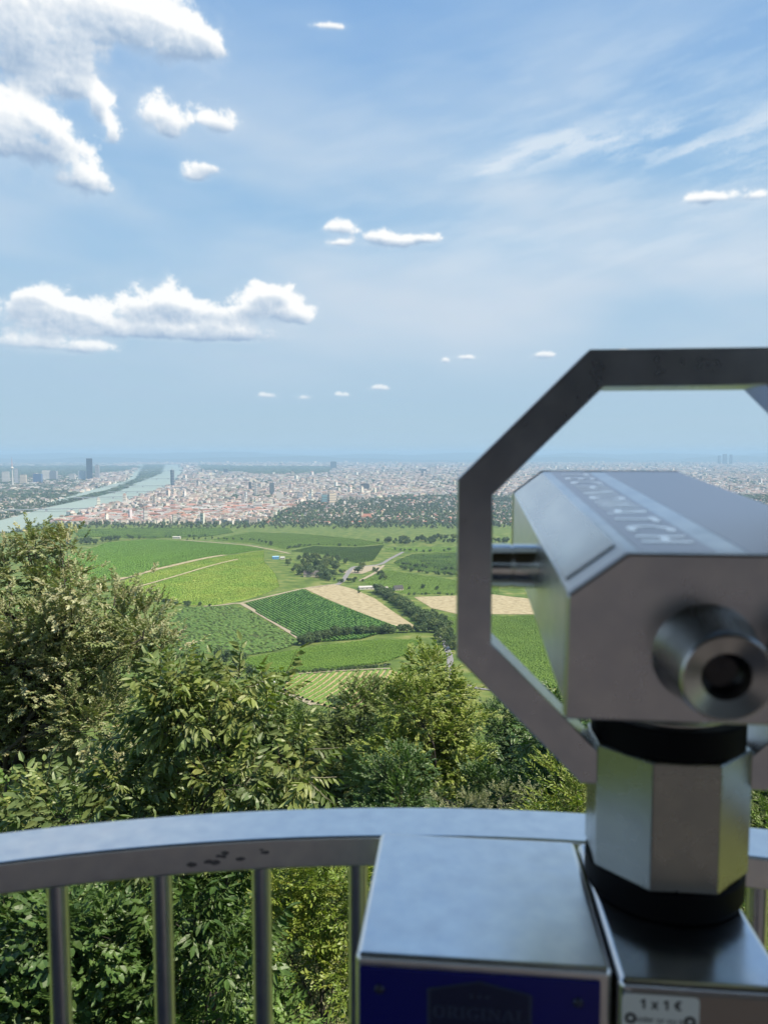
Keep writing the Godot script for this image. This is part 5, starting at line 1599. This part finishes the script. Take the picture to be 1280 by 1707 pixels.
	plant("broadleaf_tree", "round fresh green tree behind the cherry leaves", "tree", at(-5.2, 42.0),
		lump_list(42.0, [-4.76, -13.59, 1.45, -3.93, -15.69, 1.6, -6.29, -12.9, 1.25, -5.81, -15.87, 1.86, -7.8, -14.2, 1.7, -8.8, -15.5, 1.8, -4.8, -17.6, 1.9], 1.6, 13),
		{"seed": 5, "trunk": 0.2, "k": 16.0, "ns": 18, "cr": 0.42, "size": 0.72, "lift": 0.2, "sprig": far_sprig, "mat": M.leaf, "tones": [Color(0.105, 0.18, 0.042), Color(0.13, 0.21, 0.046), Color(0.08, 0.14, 0.035)]})
	plant("broadleaf_tree", "dark green tree under the lower left arm of the telescope yoke", "tree", at(8.4, 46.0),
		lump_list(46.0, [7.08, -15.23, 1.65, 8.96, -16.19, 1.7, 10.85, -17.73, 1.8, 8.24, -18.5, 2.0, 5.99, -18.3, 1.45, 10.2, -20.0, 1.9, 6.8, -20.6, 1.8], 1.8, 15),
		{"seed": 6, "trunk": 0.22, "k": 14.0, "ns": 18, "cr": 0.44, "size": 0.72, "lift": 0.1, "sprig": far_sprig, "mat": M.leaf, "tones": deep})
	plant("shrub", "silvery green shrub with small leaves just above the railing", "shrub", at(1.8, 14.4),
		lump_list(14.0, [2.17, -4.83, 0.27, 1.51, -5.02, 0.24, 2.74, -4.9, 0.24, 1.09, -4.99, 0.18, 1.83, -5.11, 0.3, 2.4, -5.4, 0.3, 1.4, -5.5, 0.3], 0.3, 17),
		{"seed": 7, "trunk": 0.05, "k": 110.0, "ns": 8, "cr": 0.13, "size": 0.8, "lift": 0.3, "sprig": fine_sprig, "mat": M.leaf, "tones": silver})
	plant("shrub", "bright yellow-green feathery shrub beside the telescope column", "shrub", at(2.5, 10.4),
		lump_list(10.0, [2.45, -2.94, 0.21, 2.63, -3.11, 0.21, 2.29, -3.15, 0.16, 2.54, -3.32, 0.27, 2.3, -3.5, 0.27, 2.75, -3.55, 0.28], 0.25, 19),
		{"seed": 8, "trunk": 0.04, "k": 120.0, "ns": 8, "cr": 0.13, "size": 0.9, "lift": 0.4, "sprig": fern_sprig, "mat": M.leaf, "tones": lime})
	plant("shrub", "green shrub right of the telescope column above the railing", "shrub", at(5.6, 11.6),
		lump_list(11.0, [5.57, -3.58, 0.27, 5.72, -3.99, 0.37, 5.52, -4.65, 0.39, 5.5, -5.31, 0.44, 5.95, -4.18, 0.49, 6.5, -4.4, 0.6], 0.4, 21),
		{"seed": 9, "trunk": 0.06, "k": 60.0, "ns": 9, "cr": 0.17, "size": 1.0, "lift": 0.3, "sprig": fine_sprig, "mat": M.leaf, "tones": [Color(0.136, 0.208, 0.040), Color(0.104, 0.160, 0.035)]})
	# thicket below the railing
	var low := [
		["dark large leaved bush under the railing farthest from the telescope", -2.3, 5.3, 5.2, [-2.63, -1.85, 0.28, -2.23, -1.75, 0.26, -1.89, -1.85, 0.27, -2.51, -2.21, 0.32, -2.08, -2.26, 0.32, -2.86, -2.21, 0.28, -2.3, -2.7, 0.35, -1.8, -2.7, 0.33, -2.8, -2.7, 0.35], broad_sprig, deep, 140.0, 11, 0.13],
		["mid green bush with drooping leaves under the middle of the railing", -1.3, 5.8, 5.6, [-1.57, -1.87, 0.25, -1.25, -1.87, 0.22, -1.11, -2.11, 0.2, -1.53, -2.26, 0.22, -1.3, -2.5, 0.25], cherry_sprig, [Color(0.056, 0.112, 0.029), Color(0.080, 0.144, 0.035)], 110.0, 9, 0.13],
		["bright leafy bush low between the balusters", -1.6, 6.7, 6.6, [-1.65, -3.12, 0.32, -1.31, -3.01, 0.29, -1.71, -3.53, 0.29, -1.32, -3.47, 0.29, -2.15, -3.47, 0.29, -1.0, -3.6, 0.28], broad_sprig, [Color(0.120, 0.216, 0.056), Color(0.160, 0.256, 0.064), Color(0.088, 0.168, 0.045)], 110.0, 10, 0.15],
		["fine leaved bush in the sun beside the cabinet", -0.7, 7.6, 7.4, [-0.85, -2.8, 0.33, -0.55, -3.05, 0.33, -0.98, -3.24, 0.33, -0.61, -3.43, 0.29, -0.24, -2.92, 0.26, -1.04, -2.8, 0.26, -0.3, -3.5, 0.3], fine_sprig, lime, 120.0, 10, 0.14],
		["low pale bush under the fine leaved one", -0.75, 7.9, 7.6, [-1.01, -3.97, 0.3, -0.7, -4.37, 0.3, -0.51, -3.97, 0.2, -0.2, -4.3, 0.3], fine_sprig, silver, 110.0, 9, 0.15],
		["tangled bush behind the big leaved bush and the cherry", -3.0, 8.8, 8.5, [-4.34, -3.45, 0.5, -3.64, -3.38, 0.5, -2.87, -3.3, 0.5, -2.17, -3.3, 0.5, -3.2, -4.2, 0.6, -4.2, -4.3, 0.6, -2.3, -4.2, 0.6, -3.9, -2.6, 0.5], broad_sprig, fresh, 60.0, 11, 0.2],
		["spreading bush behind the bright leafy one", -1.2, 9.0, 8.7, [-1.47, -3.3, 0.5, -0.84, -3.3, 0.45, -1.6, -4.2, 0.6, -0.8, -4.3, 0.55, -0.2, -3.6, 0.5, 0.1, -4.4, 0.5], fine_sprig, [Color(0.088, 0.152, 0.032), Color(0.136, 0.192, 0.048)], 65.0, 12, 0.2],
		["bush in the shade below the cabinet", 0.9, 8.0, 7.8, [0.4, -3.2, 0.4, 1.0, -3.2, 0.4, 1.6, -3.4, 0.4, 0.6, -4.0, 0.45, 1.3, -4.1, 0.45], broad_sprig, fresh, 45.0, 8, 0.18],
		["leafy bush behind the far end of the railing right of the pedestal", 4.0, 7.6, 7.4, [3.0, -2.9, 0.4, 3.6, -2.7, 0.4, 4.3, -2.8, 0.45, 3.4, -3.5, 0.45, 4.2, -3.6, 0.5], fine_sprig, lime, 45.0, 9, 0.18]]
	var sd := 30
	for e in low:
		plant("bush", e[0], "bush", at(e[1], e[2]), lump_list(e[3], e[4], 0.3, sd), {"seed": sd, "trunk": 0.03, "k": e[7], "ns": e[8], "cr": e[9], "size": 1.0, "lift": 0.2, "sprig": e[5], "mat": M.leaf, "tones": e[6]})
		sd += 1
	# dry twigs
	var r := RandomNumberGenerator.new()
	r.seed = 66
	var tw := thing("dry_branches", "bare dry twigs sticking up beside the cabinet", "branches", at(-0.6, 7.0))
	for i in 9:
		var v := PackedVector3Array()
		var a := Vector3(r.randf_range(-0.3, 0.1), r.randf_range(1.0, 1.8), r.randf_range(-0.2, 0.2))
		var dir := Vector3(r.randf_range(-0.1, 0.5), r.randf_range(0.5, 1.2), r.randf_range(-0.2, 0.3))
		tube(v, [a, a + dir * 0.5 + Vector3(0.03, 0, 0), a + dir + Vector3(r.randf_range(-0.1, 0.1), 0, 0)], 0.008, 0.003, 5)
		tube(v, [a + dir * 0.5, a + dir * 0.7 + Vector3(0.12, 0.05, 0.02)], 0.004, 0.002, 4)
		part("twig", soup(v), M.pale_bark, tw)
	# more trees down the near slope, copies of a few
	var fill_tones := [deep, [Color(0.077, 0.128, 0.030), Color(0.096, 0.152, 0.035)], [Color(0.128, 0.168, 0.045), Color(0.096, 0.144, 0.035)]]
	var kinds := []
	for k in 3:
		kinds.append(plant("bank_tree", ["dark green", "fresh green", "olive green"][k] + " broadleaf tree low on the near slope", "tree", Vector3(0, 0, 0), [[0.0, 5.2, 0.0, 1.6], [1.1, 4.2, 0.6, 1.4], [-1.2, 4.4, -0.5, 1.5], [0.3, 3.2, -1.2, 1.4], [-0.4, 3.0, 1.1, 1.4], [0.6, 6.2, -0.2, 1.0]],
			{"seed": 70 + k, "trunk": 0.17, "k": 12.0, "ns": 17, "cr": 0.40, "size": 0.75, "lift": 0.2, "sprig": far_sprig, "mat": M.leaf, "tones": fill_tones[k]}, "trees low on the near slope"))
	var spots := [[-3.2, 24], [-7.5, 26], [-11.5, 22], [4.2, 27], [7.5, 30], [11.5, 27], [0.5, 25], [13.5, 38], [17, 46], [-13, 36], [-9.5, 50], [-2.0, 55], [3.5, 58], [9.5, 62], [15, 60], [-16, 48], [20, 36], [4.8, 40], [-0.5, 47], [13.0, 50], [24, 58], [6.4, 24], [16, 30], [-5.0, 33]]
	for i in spots.size():
		var o: Node3D = kinds[i % 3]
		if i >= 3: o = copy(o)
		o.position = at(spots[i][0], spots[i][1], -0.6)
		o.rotation.y = i * 1.37
		var s := 0.78 + 0.35 * fmod(i * 0.377, 1.0)
		o.scale = Vector3(s, s * (0.85 + 0.3 * fmod(i * 0.61, 1.0)), s)
	# grass on the near slope
	var gv := PackedVector3Array()
	for i in 9:
		var a := r.randf_range(0, TAU)
		var dir := Vector3(cos(a), 0, sin(a))
		var b := dir * 0.05
		var tip := dir * r.randf_range(0.08, 0.25) + Vector3(0, r.randf_range(0.25, 0.5), 0)
		var sw := Vector3(-dir.z, 0, dir.x) * 0.007
		gv.append_array(PackedVector3Array([b - sw, b + sw, tip]))
	var xf := []
	var cc := PackedColorArray()
	for i in 9000:
		var d := 3.0 + 24.0 * pow(r.randf(), 1.3)
		var x := r.randf_range(-0.75, 0.75) * (d + 2.0)
		var s := r.randf_range(0.7, 1.6)
		xf.append(Transform3D(Basis(Vector3.UP, r.randf_range(0, TAU)).scaled(Vector3(s, s, s)), at(x, d)))
		cc.append([Color(0.128, 0.192, 0.048), Color(0.080, 0.144, 0.032), Color(0.288, 0.256, 0.112)][r.randi_range(0, 2)])
	var g := many("grass", soup(gv), leafy(0.7, 0.3), xf, cc, self)
	tag(g, "long grass on the bank below the railing", "grass", "", "stuff")

# ------------------------------------------------------------------ scene
func _ready() -> void:
	slopes()
	relief.seed = 12
	relief.frequency = 0.01
	var cam := Camera3D.new()
	cam.name = "camera"
	cam.fov = 68.02
	cam.near = 0.05
	cam.far = 90000.0
	cam.position = Vector3(0, EYE, 0)
	cam.rotation.x = deg_to_rad(-4.36)
	add_child(cam)
	var att := CameraAttributesPhysical.new()
	att.frustum_focal_length = 6.8
	att.frustum_focus_distance = 30.0
	att.exposure_aperture = 1.75
	att.frustum_near = 0.05
	att.frustum_far = 90000.0
	cam.attributes = att
	cam.fov = 68.02
	cam.far = 90000.0
	cam.current = true
	var env := Environment.new()
	env.background_mode = Environment.BG_SKY
	env.tonemap_mode = Environment.TONE_MAPPER_LINEAR
	env.tonemap_exposure = 1.7
	env.background_energy_multiplier = 0.635
	var sm := PanoramaSkyMaterial.new()
	sm.panorama = make_sky()
	env.sky = Sky.new()
	env.sky.sky_material = sm
	env.fog_enabled = true
	env.fog_density = 0.000062
	env.fog_light_color = Color(0.74, 0.89, 1.0)
	env.sdfgi_enabled = true
	env.ssao_enabled = true
	env.ssil_enabled = true
	var we := WorldEnvironment.new()
	we.name = "environment"
	we.environment = env
	add_child(we)
	var sun := DirectionalLight3D.new()
	sun.name = "sun"
	sun.light_energy = 1.55
	sun.light_color = Color(1.0, 0.95, 0.87)
	sun.light_angular_distance = 0.5
	sun.shadow_enabled = true
	var az := deg_to_rad(112.0)
	var el := deg_to_rad(54.0)
	var to_sun := Vector3(sin(az) * cos(el), sin(el), -cos(az) * cos(el))
	sun.basis = Basis.looking_at(-to_sun, Vector3.UP)
	add_child(sun)
	make_materials()
	M.roof_light = mat(0.50, 0.49, 0.46, 0.8)
	slopes_and_fields()
	city()
	mid_trees()
	platform()
	foreground()
	telescope()
